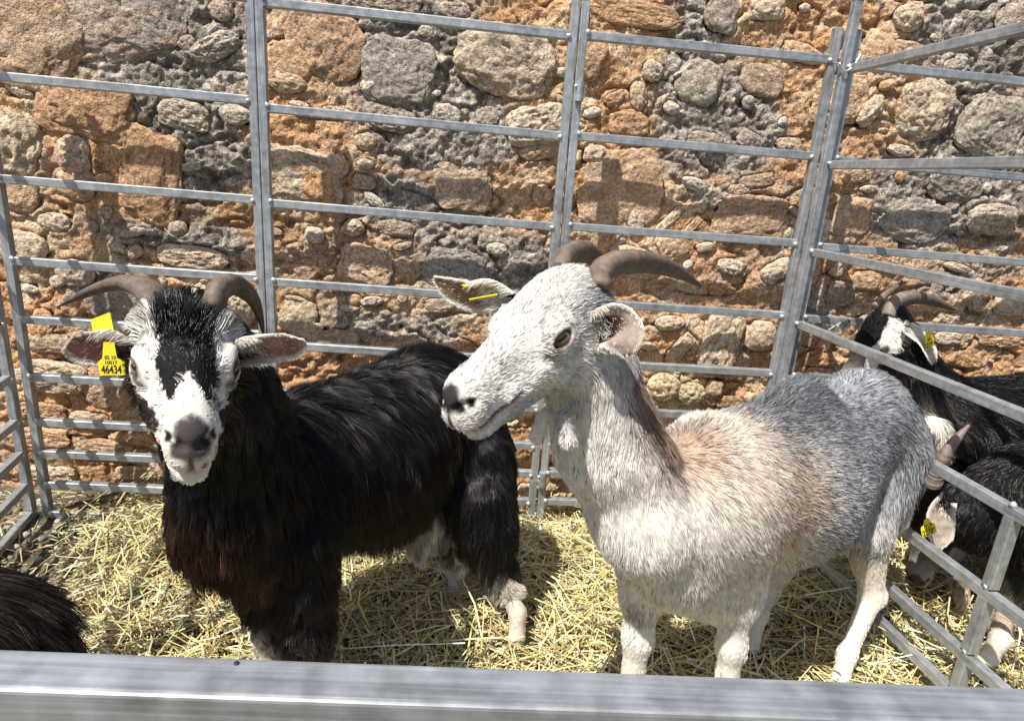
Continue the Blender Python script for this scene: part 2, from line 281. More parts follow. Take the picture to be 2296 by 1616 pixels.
for i, s in enumerate(stones):
    rr = max(s[2], s[3]); V0, F0 = ICO[5 if rr > .075 else 4 if rr > .035 else 3]
    V = V0.copy(); pw = 2+6*s[7]; L = (abs(V[:, 0])**pw+abs(V[:, 2])**pw+abs(V[:, 1])**2.6)**(1/pw) if False else None
    ll = ((abs(V[:, 0])**pw+abs(V[:, 2])**pw)**(1/pw)); l2 = np.hypot(V[:, 0], V[:, 2]); V[:, [0, 2]] *= (l2/np.maximum(ll, 1e-6))[:, None]
    V[:, 1] = np.sign(V[:, 1])*abs(V[:, 1])**(.8-.35*s[7])
    off = rng.uniform(0, 90, 3); n = fbm(V0*1.3+off, 3); n_f = fbm(V0*4.5+off, 3)
    V *= (1+(.30 if s[8] else .22)*n+.11*n_f)[:, None]; pt = fbm(V0*12+off, 3, .7); cr = 1-abs(fbm(V0*2.6+off+50, 3)); V[:, 1] *= (1+.16*pt+.10*n_f/.5-.35*sstep(.93, 1, cr))
    dpt = min(.024, .50*min(s[2], s[3]))*s[6] + .006
    ca, sa = math.cos(s[4]), math.sin(s[4]); x = V[:, 0]*s[2]; z = V[:, 2]*s[3]; y = V[:, 1]*dpt
    ci = int(np.clip((s[0]-gx[0])/dx, 0, n1-1)); cj = int(np.clip((s[1]-gz[0])/dx, 0, n2_-1)); amb = C[max(ci-8, 0):ci+9, max(cj-8, 0):cj+9].reshape(-1, 3).mean(0); bl = .78 if s[8] else .5 if rr > .03 else .25
    col = (s[5]*(1-bl)+amb*bl)*(1+.45*fbm(V0*2.2+off, 3)+.35*pt)[:, None]; li = sstep(-.05, .4, fbm(V0*4.5+off+7, 4))[:, None]
    tint = [GRY, PAL, ORA, GRY*.7, TAN][i % 5]; col = col*(1-.45*li)+tint*.45*li
    me = mesh(np.stack([x, y, z], -1), F0); vcol(me, np.clip(col, .01, .85))
    wv = -.020*fbm(np.array([[s[0], s[1]]])*3.1, 3)[0] - .010*fbm(np.array([[s[0], s[1]]])*11+3, 3)[0]
    o = link('stone', me, M_stone, wall); o.rotation_euler = (0, -s[4], 0); o.location = (s[0], WY + wv - .002, s[1])

# ------------------------------------------------------------------ pen panels
TB = .0245
def bar(name, a, b, w_=TB, h_=TB, parent=None, up=(0, 0, 1), sm=True):
    mb = MB(); mb.box(a, b, w_, h_, up, bev=.0028)
    me = mesh(mb.v, mb.f); o = link(name, me, M_galv, parent, False)
    v = np.array(mb.v); a = np.array(a); d = nrm(np.array(b)-a); t = (v-a)@d
    r = nrm(np.cross(d, up)); u = np.cross(r, d); off = rng.uniform(0, 50)
    at = me.attributes.new('across', 'FLOAT_VECTOR', 'POINT'); at.data.foreach_set('vector', np.stack([(v-a)@r*260+off, (v-a)@u*260, t*5], -1).astype(np.float32).ravel())
    return o
def weld(p, r, parent, seed=0):
    V, F = ICO[2]; V = V*(1+.25*vnoise(V*2+seed*3.1))[:, None]*r + p; link('weld', mesh(V, F), M_weld, parent)
def back_panel(pa, pb, rails, label, top, bot, gap_end=True, group='steel hurdle panels'):
    """pa, pb = (x at bottom, x at top) of the two posts."""
    Yb = 1.964
    t = empty('pen_panel', ((pa[0]+pb[0])/2, Yb, bot), label, 'pen panel', group)
    for k, p in enumerate((pa, pb)):
        bar('post', (p[0], Yb, bot), (p[1], Yb, top), parent=t, up=(0, 1, 0))
    for zl, zr in rails:
        f = lambda p, z: p[0]+(p[1]-p[0])*(z-bot)/(top-bot)
        a = np.array([f(pa, zl)+TB/2, Yb, zl]); b = np.array([f(pb, zr)-TB/2, Yb, zr])
        bar('rail', a, b, TB*.93, TB, parent=t)
        weld(a+(.001, -TB/2+.001, TB*.3), .0076, t, zl*9); weld(b+(-.001, -TB/2+.001, -TB*.1), .0072, t, zr*7)
    return t
RZ = [1.515, 1.244, .981, .747, .548, .385, .250, .146, .040, -.062]
Lr = [1.271, .998, .765, .588, .404, .255, .146, .035, -.072]
f_ = lambda x, y: P(x, y, 1.964)[0]
pl = back_panel((f_(102, 1100), f_(2, 480)), (f_(598, 850), f_(563, 60)), [(1.535, 1.528)]+[(z, z-.006) for z in Lr], 'galvanised steel hurdle panel at the left, behind the black and white faced goat', 1.60, -.08)
pm = back_panel((f_(618, 850), f_(584, 60)), (f_(1196, 1090), f_(1286, 60)), [(z+.004, z-.004) for z in RZ], 'galvanised hurdle panel in the middle of the back row, above the black goat\'s back', 1.60, -.08)
pr = back_panel((f_(1217, 1090), f_(1308, 60)), (f_(1735, 850), f_(1880, 60)), [(z, z) for z in RZ], 'galvanised hurdle panel behind the white goat\'s horns, left of the wired corner post', 1.60, -.08)
# x at the foot: shift the extrapolated foot because the sampled point lies above it
xq = pr.location.x
pq = back_panel((1.112, 1.104), (2.35, 2.36), [(z-.006, z-.012) for z in RZ], 'galvanised hurdle panel at the back of the right hand pen, against the wall', 1.60, -.08)
def sleeve(p, parent, nm='hinge_sleeve'):
    V, F = tube([p+(0, 0, -.027), p+(0, 0, .027)], [.0125, .0125], 16); link(nm, mesh(V, F), M_galv, parent, False)
    weld(p+(-.014, -.004, .012), .006, parent, p[0])
a = P(1300, 205, 1.944); sleeve(a, pm); a = P(1216, 1075, 1.944); sleeve(a, pm)
# side panel that closes the pen on the right and runs towards the front
sd = np.array([.0714, -.9974, 0]); s0 = np.array([1.090, 1.934, 0])
ps = empty('pen_panel', tuple(s0+sd*.8), 'galvanised side panel running toward the viewer beside the white goat\'s rump', 'pen panel', 'steel hurdle panels')
SR = [1.489, 1.221, .959, .727, .532, .338, .174, .073, -.056]
for z in SR:
    a = s0+sd*.014+(0, 0, z); b = s0+sd*1.68+(0, 0, z-.01); bar('rail', a, b, TB*.93, TB, parent=ps); weld(a+(-.012, 0, .004), .0070, ps, z*5)
bar('post', (1.076, 1.936, -.08), (1.073, 1.936, 1.665), parent=ps, up=(0, 1, 0)); bar('post', tuple(s0+sd*1.695+(0, 0, -.08)), tuple(s0+sd*1.695+(0, 0, 1.6)), parent=ps, up=(0, 1, 0))
q1 = P(2298, 1085, 1.02); q0 = P(2140, 1540, 1.13)
def onside(x, y):
    d = ray(x, y); nn = np.array([sd[1], -sd[0], 0]); t_ = (s0@nn)/(d@nn); return d*t_ + np.array([0, 0, CAMH])
m1 = onside(2258, 1200)
for z0, z1 in zip(SR[4:-1], SR[5:]):
    bar('brace', (m1[0], m1[1], z1+TB/2+.001), (m1[0], m1[1], z0-TB/2-.001), parent=ps, up=(0, 1, 0)); weld(np.array([m1[0]-.008, m1[1], z0+.012]), .007, ps, z0*11)
# left side panel, mostly out of frame
ls = empty('pen_panel', (-1.44, 1.2, -.08), 'galvanised side panel at the left edge, its rails sloping into the corner', 'pen panel', 'steel hurdle panels')
ld = nrm(np.array([.17, -.985, 0]))*np.array([1, 1, 0]); l0 = np.array([-1.378, 1.955, 0]); 
ld = nrm(np.array([-1.355, 1.78, 0])-l0+np.array([.012, 0, 0]))
bar('post', (l0[0]-.002, l0[1]+.004, -.08), (l0[0]-.03, l0[1]+.004, 1.6), parent=ls, up=(0, 1, 0)); e_ = l0+ld*1.2; bar('post', (e_[0], e_[1], -.08), (e_[0], e_[1], 1.55), parent=ls, up=(0, 1, 0))
for z in [1.50, 1.235, .972, .748, .575, .400, .255, .146, .035, -.068]:
    bar('rail', tuple(l0+ld*.014+(-.001-.016*max(z, 0), 0, z)), tuple(l0+ld*1.188+(0, 0, z-.01)), TB*.93, TB, parent=ls); weld(l0+ld*.016+(.006, 0, z), .0055, ls, z)
# front barrier
fa, fb = Pz(0, 1496, .85), Pz(2296, 1580, .85)
fdir = nrm(fb-fa); fpn = empty('pen_panel', ((fa+fb)/2*np.array([1, 1, 0])), 'near top rail of the front barrier, galvanised tube crossing the bottom of the picture', 'pen panel', 'steel hurdle panels')
A_, B_ = fa-fdir*.55, fb+fdir*.62
bar('rail', A_-(0, 0, .0135), B_-(0, 0, .0135), .0270, .027, parent=fpn)
for z in (.62, .42, .26, .12): bar('rail', A_*np.array([1, 1, 0])+(0, 0, z), B_*np.array([1, 1, 0])+(0, 0, z), TB*.93, TB, parent=fpn)
for e in (A_-fdir*.013, B_+fdir*.013): bar('post', (e[0], e[1], -.08), (e[0], e[1], .86), parent=fpn, up=(0, 1, 0))
h0 = Pz(530, 1486, .8504); V, F = tube([h0, h0+(0, 0, .0004)], [.0014, .0014], 10, None); link('drain_hole', mesh(V, F), M_ink, fpn)
# wire tie at the head of the corner posts, and the latch
c0 = np.array([1.078, 1.950, 0]); wt = [c0+(-.030, -.03, 1.50), c0+(-.012, -.036, 1.478), c0+(.012, -.036, 1.50), c0+(.028, -.028, 1.535), c0+(.034, .01, 1.55), c0+(.012, .03, 1.53), c0+(-.024, .03, 1.51), c0+(-.034, 0, 1.505), c0+(-.030, -.03, 1.50)]
V, F = tube(spline(wt, 50), [.0022]*50, 8); tie = link('wire_tie', mesh(V, F), M_wire); tag(tie, 'loop of steel wire binding the tops of the corner posts', 'wire tie')
lt = P(1765, 848, 1.93); mb = MB(); mb.box(lt+(-.02, 0, 0), lt+(.03, 0, 0), .006, .022); mb.box(lt+(-.014, -.002, .012), lt+(-.014, -.002, -.026), .008, .006, (0, 1, 0)); mb.box(lt+(.024, -.002, .012), lt+(.024, -.002, -.03), .008, .006, (0, 1, 0))
link('latch', mesh(mb.v, mb.f), M_weld, ps, False)
# ------------------------------------------------------------------ goats: one implicit body each, meshed as a continuous skin
def local(fr, X): return ((X-fr['A'])@np.stack([fr['F'], fr['L']/fr['wd'], fr['U']]).T/fr['k']).T
class Body:
    def __init__(s): s.p = []
    def cone(s, a, b, ra, rb, k=.03, sq=1, ax=None, col=(.5, .5, .5), hl=.02, flow=None, neg=False, tag=None):
        a = np.array(a, float); b = np.array(b, float)
        if flow is None: flow = b-a
        s.p.append(dict(t='c', a=a, b=b, ra=ra, rb=rb, k=k, sq=sq, ax=None if ax is None else nrm(ax), col=np.array(col, float), hl=hl,
                        flow=nrm(flow) if np.linalg.norm(flow) > 0 else np.zeros(3), neg=neg, c=(a+b)/2, R=np.linalg.norm(b-a)/2+max(ra, rb), tag=tag))
    def ell(s, c, r, M=None, k=.03, col=(.5, .5, .5), hl=.02, flow=(0, 0, -1), neg=False, tag=None):
        M = np.eye(3) if M is None else M                      # rows: the three axes in world space
        s.p.append(dict(t='e', c=np.array(c, float), r=np.array(r, float), M=M, k=k, col=np.array(col, float), hl=hl, flow=nrm(flow), neg=neg, R=max(r), tag=tag))
    def one(s, q, X):
        if q['t'] == 'c':
            X = X-q['a']; ba = q['b']-q['a']
            if q['ax'] is not None:
                h = X@q['ax']; X = X+(1/q['sq']-1)*h[:, None]*q['ax']; ba = ba+(1/q['sq']-1)*(ba@q['ax'])*q['ax']
            h = np.clip(X@ba/max(ba@ba, 1e-9), 0, 1); d = np.linalg.norm(X-h[:, None]*ba, axis=1)-(q['ra']+(q['rb']-q['ra'])*h)
            return d*(.5+.5*min(q['sq'], 1))
        L = (X-q['c'])@q['M'].T; k0 = np.linalg.norm(L/q['r'], axis=1); k1 = np.linalg.norm(L/q['r']**2, axis=1)
        return k0*(k0-1)/np.maximum(k1, 1e-9)
    def d(s, X, mg=.06):
        D = np.full(len(X), .1)
        for q in s.p:
            kk = q['k']; m = ((X-q['c'])**2).sum(1) < (q['R']*(1 if q['sq'] <= 1 else q['sq'])+mg)**2 if q['t'] == 'c' else ((X-q['c'])**2).sum(1) < (q['R']+mg)**2
            if not m.any(): continue
            e = s.one(q, X[m]); A = D[m]
            if q['neg']: e = -e; h = np.maximum(kk-abs(A-e), 0)/kk; D[m] = np.maximum(A, e)+h*h*kk*.25
            else: h = np.maximum(kk-abs(A-e), 0)/kk; D[m] = np.minimum(A, e)-h*h*kk*.25
        return D
    def attrs(s, X, sc=.022):
        Wt = np.zeros(len(X)); C = np.zeros((len(X), 3)); Fl = np.zeros((len(X), 3)); H = np.zeros(len(X))
        for q in s.p:
            if q['neg']: continue
            m = ((X-q['c'])**2).sum(1) < (q['R']+.12)**2
            if not m.any(): continue
            w_ = np.exp(-np.clip(s.one(q, X[m])+.0, -.03, 1)/sc)
            Wt[m] += w_; C[m] += w_[:, None]*q['col']; Fl[m] += w_[:, None]*q['flow']; H[m] += w_*q['hl']
        Wt = np.maximum(Wt, 1e-9); return C/Wt[:, None], Fl/Wt[:, None], H/Wt
    def grad(s, X, e=.0015):
        G = np.stack([s.d(X+np.eye(3)[i]*e)-s.d(X-np.eye(3)[i]*e) for i in range(3)], 1)/(2*e); return G
    def mesh(s, h):
        pad = .02; lo = np.min([q['c']-q['R'] for q in s.p], axis=0)-pad; hi = np.max([q['c']+q['R'] for q in s.p], axis=0)+pad
        B = 8; bs = B*h; nb = np.ceil((hi-lo)/bs).astype(int)+1
        g_ = np.stack(np.meshgrid(*[np.arange(n) for n in nb], indexing='ij'), -1).reshape(-1, 3)
        dc = s.d(lo+(g_+.5)*bs, mg=.06+bs); blk = g_[abs(dc) < bs*1.25]
        o9 = np.stack(np.meshgrid(*[np.arange(B+1)]*3, indexing='ij'), -1)
        D = np.empty((len(blk), B+1, B+1, B+1), np.float32)
        for i in range(0, len(blk), 400):
            b = blk[i:i+400]; X = lo+(b[:, None, None, None]*B+o9)*h; D[i:i+400] = s.d(X.reshape(-1, 3), mg=.045).reshape(len(b), B+1, B+1, B+1)
        In = D < 0; tot = sum(In[:, a:a+B, b:b+B, c:c+B].astype(int) for a in (0, 1) for b in (0, 1) for c in (0, 1))
        cell = np.argwhere((tot > 0) & (tot < 8)); gi = blk[cell[:, 0]]*B+cell[:, 1:]
        dim = nb*B+2; key = (gi[:, 0]*dim[1]+gi[:, 1])*dim[2]+gi[:, 2]; order = np.argsort(key); key = key[order]; gi = gi[order]; cell = cell[order]
        acc = np.zeros((len(gi), 3)); cnt = np.zeros(len(gi)); Dc = {}
        for a in (0, 1):
            for b in (0, 1):
                for c in (0, 1): Dc[a, b, c] = D[cell[:, 0], cell[:, 1]+a, cell[:, 2]+b, cell[:, 3]+c]
        for ax in range(3):
            for u in (0, 1):
                for v in (0, 1):
                    p0 = [u, v]; p0.insert(ax, 0); p1 = list(p0); p1[ax] = 1; d0, d1 = Dc[tuple(p0)], Dc[tuple(p1)]; m = (d0 < 0) != (d1 < 0)
                    t = d0[m]/(d0[m]-d1[m]); e = np.tile(np.array(p0, float), (m.sum(), 1)); e[:, ax] = t; acc[m] += e; cnt[m] += 1
        V = lo+(gi+acc/cnt[:, None])*h; Q = []
        for ax in range(3):
            o1, o2 = [(1, 2), (2, 0), (0, 1)][ax]
            sl0 = [slice(0, B)]*3; sl1 = [slice(0, B)]*3; sl1[ax] = slice(1, B+1)
            d0 = In[(slice(None), *sl0)]; d1 = In[(slice(None), *sl1)]; e = np.argwhere(d0 != d1); fl = d0[tuple(e.T)]
            ge = blk[e[:, 0]]*B+e[:, 1:]; quad = []
            for (a, b) in ((0, 0), (-1, 0), (-1, -1), (0, -1)):
                c = ge.copy(); c[:, o1] += a; c[:, o2] += b; quad.append((c[:, 0]*dim[1]+c[:, 1])*dim[2]+c[:, 2])
            quad = np.stack(quad, 1); ix = np.searchsorted(key, quad); ix = np.minimum(ix, len(key)-1); ok = (key[ix] == quad).all(1)
            ix = ix[ok]; fl = fl[ok]; ix[~fl] = ix[~fl][:, ::-1]; Q.append(ix)
        F = np.vstack(Q)
        for _ in range(2):
            G = s.grad(V); n = (G**2).sum(1); dd = s.d(V); V = V-np.clip(dd, -h, h)[:, None]*G/np.maximum(n, .2)[:, None]
        G = s.grad(V); N = G/np.maximum(np.linalg.norm(G, axis=1), 1e-6)[:, None]
        return V, F, N

def rand_on(V, F, N, n, dens):
    t = np.vstack([F[:, [0, 1, 2]], F[:, [0, 2, 3]]]) if F.shape[1] == 4 else F
    a = np.linalg.norm(np.cross(V[t[:, 1]]-V[t[:, 0]], V[t[:, 2]]-V[t[:, 0]]), axis=1)*dens[t].mean(1); c = np.cumsum(a); i = np.searchsorted(c, rng.random(n)*c[-1]); i = np.minimum(i, len(t)-1)
    u = rng.random((n, 2)); f = u.sum(1) > 1; u[f] = 1-u[f]; w_ = np.stack([1-u.sum(1), u[:, 0], u[:, 1]], 1); return t[i], w_
def strands_obj(name, PT, col, rad, material, parent):
    """PT: strands x points x 3"""
    n, m = PT.shape[:2]; cu = bpy.data.hair_curves.new(name); cu.add_curves([m]*n)
    cu.attributes['position'].data.foreach_set('vector', PT.astype(np.float32).ravel())
    r = cu.attributes.get('radius') or cu.attributes.new('radius', 'FLOAT', 'POINT')
    prof = np.linspace(1, 0, m)**.6; prof[-1] = .12
    r.data.foreach_set('value', (rad[:, None]*prof).astype(np.float32).ravel())
    a = cu.attributes.new('hcol', 'FLOAT_COLOR', 'CURVE'); a.data.foreach_set('color', np.c_[col, np.ones(n)].astype(np.float32).ravel())
    cu.materials.append(material); o = bpy.data.objects.new(name, cu); S.collection.objects.link(o)
    o.parent = parent; o.matrix_parent_inverse = Matrix.Translation(-wloc(parent)); return o
def grow(body, V, F, N, A, n, m, paint, rad, fr=None, cvar=.16, headdens=1.0, grav=.0, lift=.25, clump=.5, nguide=2500, jit=.12, wave=.0, push=.004, dens=None, wind=0):
    C, Fl, H = A; dens = np.ones(len(V)) if dens is None else dens
    dens = dens*(H > .0015)
    if fr is not None and headdens != 1:
        x_, y_, z_ = local(fr, V); dens = dens*np.where((x_ > -.02) & (x_ < .3) & (abs(y_) < .09) & (z_ > -.15) & (z_ < .05), headdens, 1.0)
    t, w_ = rand_on(V, F, N, n, dens); g_ = lambda a: (a[t]*w_[..., None]).sum(1) if a.ndim > 1 else (a[t]*w_).sum(1)
    p = g_(V); nn = g_(N); nn /= np.linalg.norm(nn, axis=1)[:, None]; fl = g_(Fl); fl -= (fl*nn).sum(1)[:, None]*nn
    L = np.linalg.norm(fl, axis=1); fl = np.where(L[:, None] > .05, fl/np.maximum(L, .05)[:, None], 0)
    h = g_(H)*rng.uniform(.65, 1.2, n); col, lm = paint(p, g_(C), nn); h = h*lm
    # hair lies along the flow, with a wandering parting and a little lift
    wob = np.stack([fbm(p*26+k*31, 2) for k in range(3)], 1); fl = fl+.55*wob-(.55*wob*nn).sum(1)[:, None]*nn
    d = fl*(1-lift)+nn*lift+rng.normal(0, jit, (n, 3)); d /= np.linalg.norm(d, axis=1)[:, None]
    PT = np.empty((n, m, 3)); PT[:, 0] = p-nn*.001; cur = PT[:, 0].copy(); st = (h/(m-1))[:, None]
    gl = np.clip(h/.05, 0, 1)[:, None]*grav; ph = rng.uniform(0, 6.28, n)
    for k in range(1, m):
        d = d+np.array([0, 0, -1])*gl+(rng.normal(0, 1, (n, 3))*wave)
        d /= np.linalg.norm(d, axis=1)[:, None]; cur = cur+d*st
        if push:
            s_ = h > .018
            if s_.any():
                X = cur[s_]; dd = body.d(X, .05); bad = dd < push*(1+k)
                if bad.any():
                    Xb = X[bad]; e = .004; G = np.stack([body.d(Xb+np.eye(3)[i]*e, .05)-dd[bad] for i in range(3)], 1)/e; G /= np.maximum(np.linalg.norm(G, axis=1), .2)[:, None]
                    Xb = Xb+G*np.minimum(push*(1+k)-dd[bad], .03)[:, None]; X[bad] = Xb; cur[s_] = X
        cur[:, 2] = np.maximum(cur[:, 2], .004); PT[:, k] = cur
    if clump > 0:
        gi = rng.choice(n, min(nguide, n), replace=False); kd = KDTree(len(gi))
        for j, i in enumerate(gi): kd.insert(p[i], j)
        kd.balance(); near = np.array([gi[kd.find(Vector(x))[1]] for x in p])
        dist = np.linalg.norm(p-p[near], axis=1); ok = (dist < np.maximum(.03, h*.8)) & ((nn*nn[near]).sum(1) > .2)
        tt = (np.linspace(0, 1, m)**1.3)[None, :, None]; cl = (clump*rng.uniform(.5, 1, n)*ok)[:, None, None]
        PT = PT+(PT[near]+(p-p[near])[:, None]*.25-PT)*tt*cl
        cs = np.exp(rng.normal(0, cvar, n))[near][:, None]; col = col*cs
    return PT, np.clip(col, .003, .92), rad*rng.uniform(.7, 1.25, n)

EYEDIR = [.84, .40, .30]
def eye_frame(w, F, L, U, s_, k):
    out = nrm(L*s_*EYEDIR[0]+F*EYEDIR[1]+U*EYEDIR[2]); hz = nrm(F-out*(F@out)); return w(.0850, .0436*s_, -.0385), out, hz, np.cross(hz, out)*np.sign(np.cross(hz, out)@U)
def head(B, A, N_, sc, L_hint, cols, wd=1.0, hl=.012, mz=1.0, lw=0.0):
    """A = poll, N_ = top of the nose pad; returns the frame. Local axes: F toward the nose, L to the animal's left, U up off the face."""
    F = nrm(N_-A); L = nrm(L_hint-F*(np.array(L_hint)@F)); U = np.cross(F, L)
    D = np.linalg.norm(N_-A); k = D/.24; M = np.stack([F, L, U])
    w = lambda x, y, z: A+k*(F*x+L*y*wd+U*z)
    e = lambda c, r, **kw: B.ell(w(*c), (r[0]*k, r[1]*k*wd, r[2]*k), M, **kw)
    fo = -F*.8; c1, c2, c3, c4 = cols                        # forehead, cheeks, muzzle, jaw
    e((.028, 0, -.052), (.072, .046, .055), k=.02, col=c1, hl=hl*1.15, flow=fo+U*.1)
    e((.062, 0, -.030), (.064, .047, .033), k=.02, col=c1, hl=hl*1.2, flow=fo+U*.2)
    for s_ in (1, -1):
        e((.086, .0425*s_, -.0385), (.029, .0195, .0215), k=.014, col=c2, hl=hl*.7, flow=fo-U*.15)
        e((.060, .030*s_, -.084), (.058, .026, .042), k=.025, col=c2, hl=hl, flow=fo-U*.5)
        B.cone(w(.115, .030*s_, -.066), w(.185, .022*s_, -.062), .018*k, .014*k, k=.02, col=c2, hl=hl*.9, flow=fo-U*.2)
    B.cone(w(.09, 0, -.040), w(.212, 0, -.033), .038*k, .0265*k, k=.022, sq=.86*wd, ax=L, col=c1, hl=hl*.9, flow=fo)
    e((.214, 0, -.040), (.034, .029*mz, .029), k=.018, col=c3, hl=hl*.6, flow=fo)
    e((.228, 0, -.053), (.026, .027*mz, .018), k=.012, col=c3, hl=hl*.45, flow=fo-U*.5)
    B.cone(w(.05, 0, -.102), w(.198, 0, -.080-lw), .032*k, .018*k, k=.022, col=c4, hl=hl, flow=fo-U*.35)
    B.cone(w(.09, 0, -.098), w(.185, 0, -.083-lw), .026*k, .018*k, k=.02, sq=.9, ax=L, col=c4, hl=hl*.8, flow=fo-U*.3)
    e((.214, 0, -.080-lw), (.027, .0235*mz, .0155+lw*.3), k=.010, col=c3, hl=hl*.6, flow=fo-U*.4)
    for s_ in (1, -1):                                       # mouth, nostrils and eye sockets are cut in
        B.cone(w(.252, 0, -.0685), w(.226, .026*mz*s_, -.0688), .0030*k, .0030*k, k=.005, neg=True)
        B.cone(w(.226, .028*mz*s_, -.0688), w(.166, .0335*s_, -.0625), .0048*k, .0030*k, k=.005, neg=True)
        B.cone(w(.246, .0085*s_, -.030), w(.236, .0200*s_, -.026), .0052*k, .0046*k, k=.005, neg=True)
        B.cone(w(.236, .0200*s_, -.026), w(.222, .0265*s_, -.030), .0046*k, .0022*k, k=.005, neg=True)
        ec, out, hz, vt = eye_frame(w, F, L, U, s_, k); B.ell(ec+out*.0125*k-vt*.0012*k, (.0160*k, .0120*k, .0078*k), np.stack([hz, out, vt]), k=.004, neg=True)
        B.cone(ec-hz*.016*k+vt*.0135*k+out*.006*k, ec+hz*.012*k+vt*.0135*k+out*.0095*k, .0062*k, .0056*k, k=.010, col=c2, hl=hl*.55)
    B.cone(w(.254, 0, -.046), w(.250, 0, -.066), .0014*k, .0014*k, k=.004, neg=True)
    return dict(A=A, F=F, L=L, U=U, k=k, w=w, M=M, wd=wd)
def eyes(fr, parent, white_lash=True):
    for s_ in (1, -1):
        V = []; C = []; c, out, hz, vt = eye_frame(fr['w'], fr['F'], fr['L'], fr['U'], s_, fr['k']); R = .0158*fr['k']; c = c+out*.0008
        V0, F0 = ICO[5]; al = V0@out; x = V0@hz; y = V0@vt
        base = np.array([.62, .56, .46]); C = np.tile(base, (len(V0), 1))*.5; ir = al > .58
        rr = np.sqrt(np.maximum(1-al**2, 0)); a_ = np.arctan2(y, x); C[ir] = np.array([.24, .155, .07])*(1+.25*np.sin(a_[ir]*23))[:, None]
        C[(al > .54) & (al < .64)] = (.03, .02, .012); C[(al > .6) & (abs(y) < .15) & (abs(x) < .52)] = (.006, .006, .006)
        me = mesh(c+V0*R, F0); vcol(me, C); link('eye', me, M_eye, parent)
M_eye = mat('eye', rough=.06, spec=.7, vc='col')
def face_tint(fr, V, C, mz=1.0, pz=-.044, nose=(.07, .055, .055), lip=(.42, .22, .18), lidc=(.06, .04, .035)):
    w = fr['w']; k = fr['k']; X = (V-fr['A'])@np.stack([fr['F'], fr['L']/fr['wd'], fr['U']]).T/k
    x, y, z = X.T; n = .004*fbm(V*120, 2)
    pad = sstep(.227, .236, x+n*1.5+.35*(z+.03)-.25*abs(y))*sstep(pz-.003, pz+.003, z+n)*sstep(.029, .023, abs(y)/mz); C = C*(1-pad[:, None])+np.array(nose)*pad[:, None]
    ph = sstep(.238, .246, x)*sstep(.0045, .002, abs(y))*sstep(-.068, -.062, z)*sstep(-.030, -.042, z); C = C*(1-ph[:, None])+np.array(nose)*ph[:, None]
    pk = sstep(.222, .236, x+n)*sstep(-.068, -.060, z)*sstep(-.038, -.046, z+n)[:]; C = C*(1-.25*pk[:, None])+np.array(lip)*.9*.25*pk[:, None]
    mo = sstep(.0062, .0035, abs(z+.0698-.012*sstep(.23, .18, x)*.4))*sstep(.165, .18, x)*(x < .27)*sstep(.055, .045, abs(y)); C = C*(1-mo[:, None])+np.array(lip)*mo[:, None]
    mi = sstep(.0024, .0012, abs(z+.0687-.012*sstep(.23, .18, x)*.35))*sstep(.165, .175, x)*(x < .27); C = C*(1-.88*mi[:, None])
    ns = np.minimum(np.hypot(np.hypot(x-.240, abs(y)-.015), z+.028), np.hypot(np.hypot(x-.229, abs(y)-.0235), z+.028)); q = sstep(.0085, .005, ns)[:, None]; C = C*(1-q)+np.array([.012, .008, .008])*q
    ey = np.full(len(V), 9.)
    for s_ in (1, -1):
        c_, o_, h_, v_ = eye_frame(fr['w'], fr['F'], fr['L'], fr['U'], s_, k); Y_ = (V-c_)/k; ey = np.minimum(ey, np.where(Y_@o_ > 0, np.hypot((Y_@h_)/1.5, Y_@v_), 9)+np.where(Y_@o_ > .03, 9, 0))
    ey = ey+.003; q = sstep(.0160, .0120, ey)[:, None]; C = C*(1-q)+np.array(lidc)*q
    tear = sstep(.006, .003, abs(z+.040+(x-.1)*.35))*sstep(.100, .106, x)*sstep(.126, .116, x)*(abs(y) > .03); C = C*(1-.8*tear[:, None])+np.array(lidc)*.8*tear[:, None]
    bare = np.clip(pad+mo+ph+sstep(.019, .014, ey)+(ns < .008), 0, 1); return C, bare
def horn(pts, rads, parent, c0=(.17, .13, .10), c1=(.10, .075, .06), n=26, flat=.72, ridg=.05):
    C = spline(pts, 90); R = .88*np.interp(np.linspace(0, 1, 90), np.linspace(0, 1, len(rads)), rads); tt = np.linspace(0, 1, 90)
    R = R*(1+(ridg*.8*abs(np.sin(tt*42+3*vnoise(np.stack([tt*7, tt*0+pts[0][0]*9], -1))))+.07*vnoise(np.stack([tt*34, tt*0+3], -1)))*(1-tt)**.7)
    V, F = tube(C, R, n, flat); me = mesh(V, F); V = np.array(V); t = np.repeat(tt, n)[:, None]
    c = np.array(c0)*(1-t)+np.array(c1)*t; ang = np.tile(np.arange(n)/n*6.28, 90)[:, None]; c = c*(1+.30*fbm(V*np.array([50, 50, 90]), 3)[:, None]+.09*vnoise(np.c_[t*60, np.cos(ang)*1.2])[:, None]+.12*vnoise(np.c_[t*4, ang*9])[:, None]); vcol(me, np.clip(c, .01, .7)); return link('horn', me, M_horn, parent)
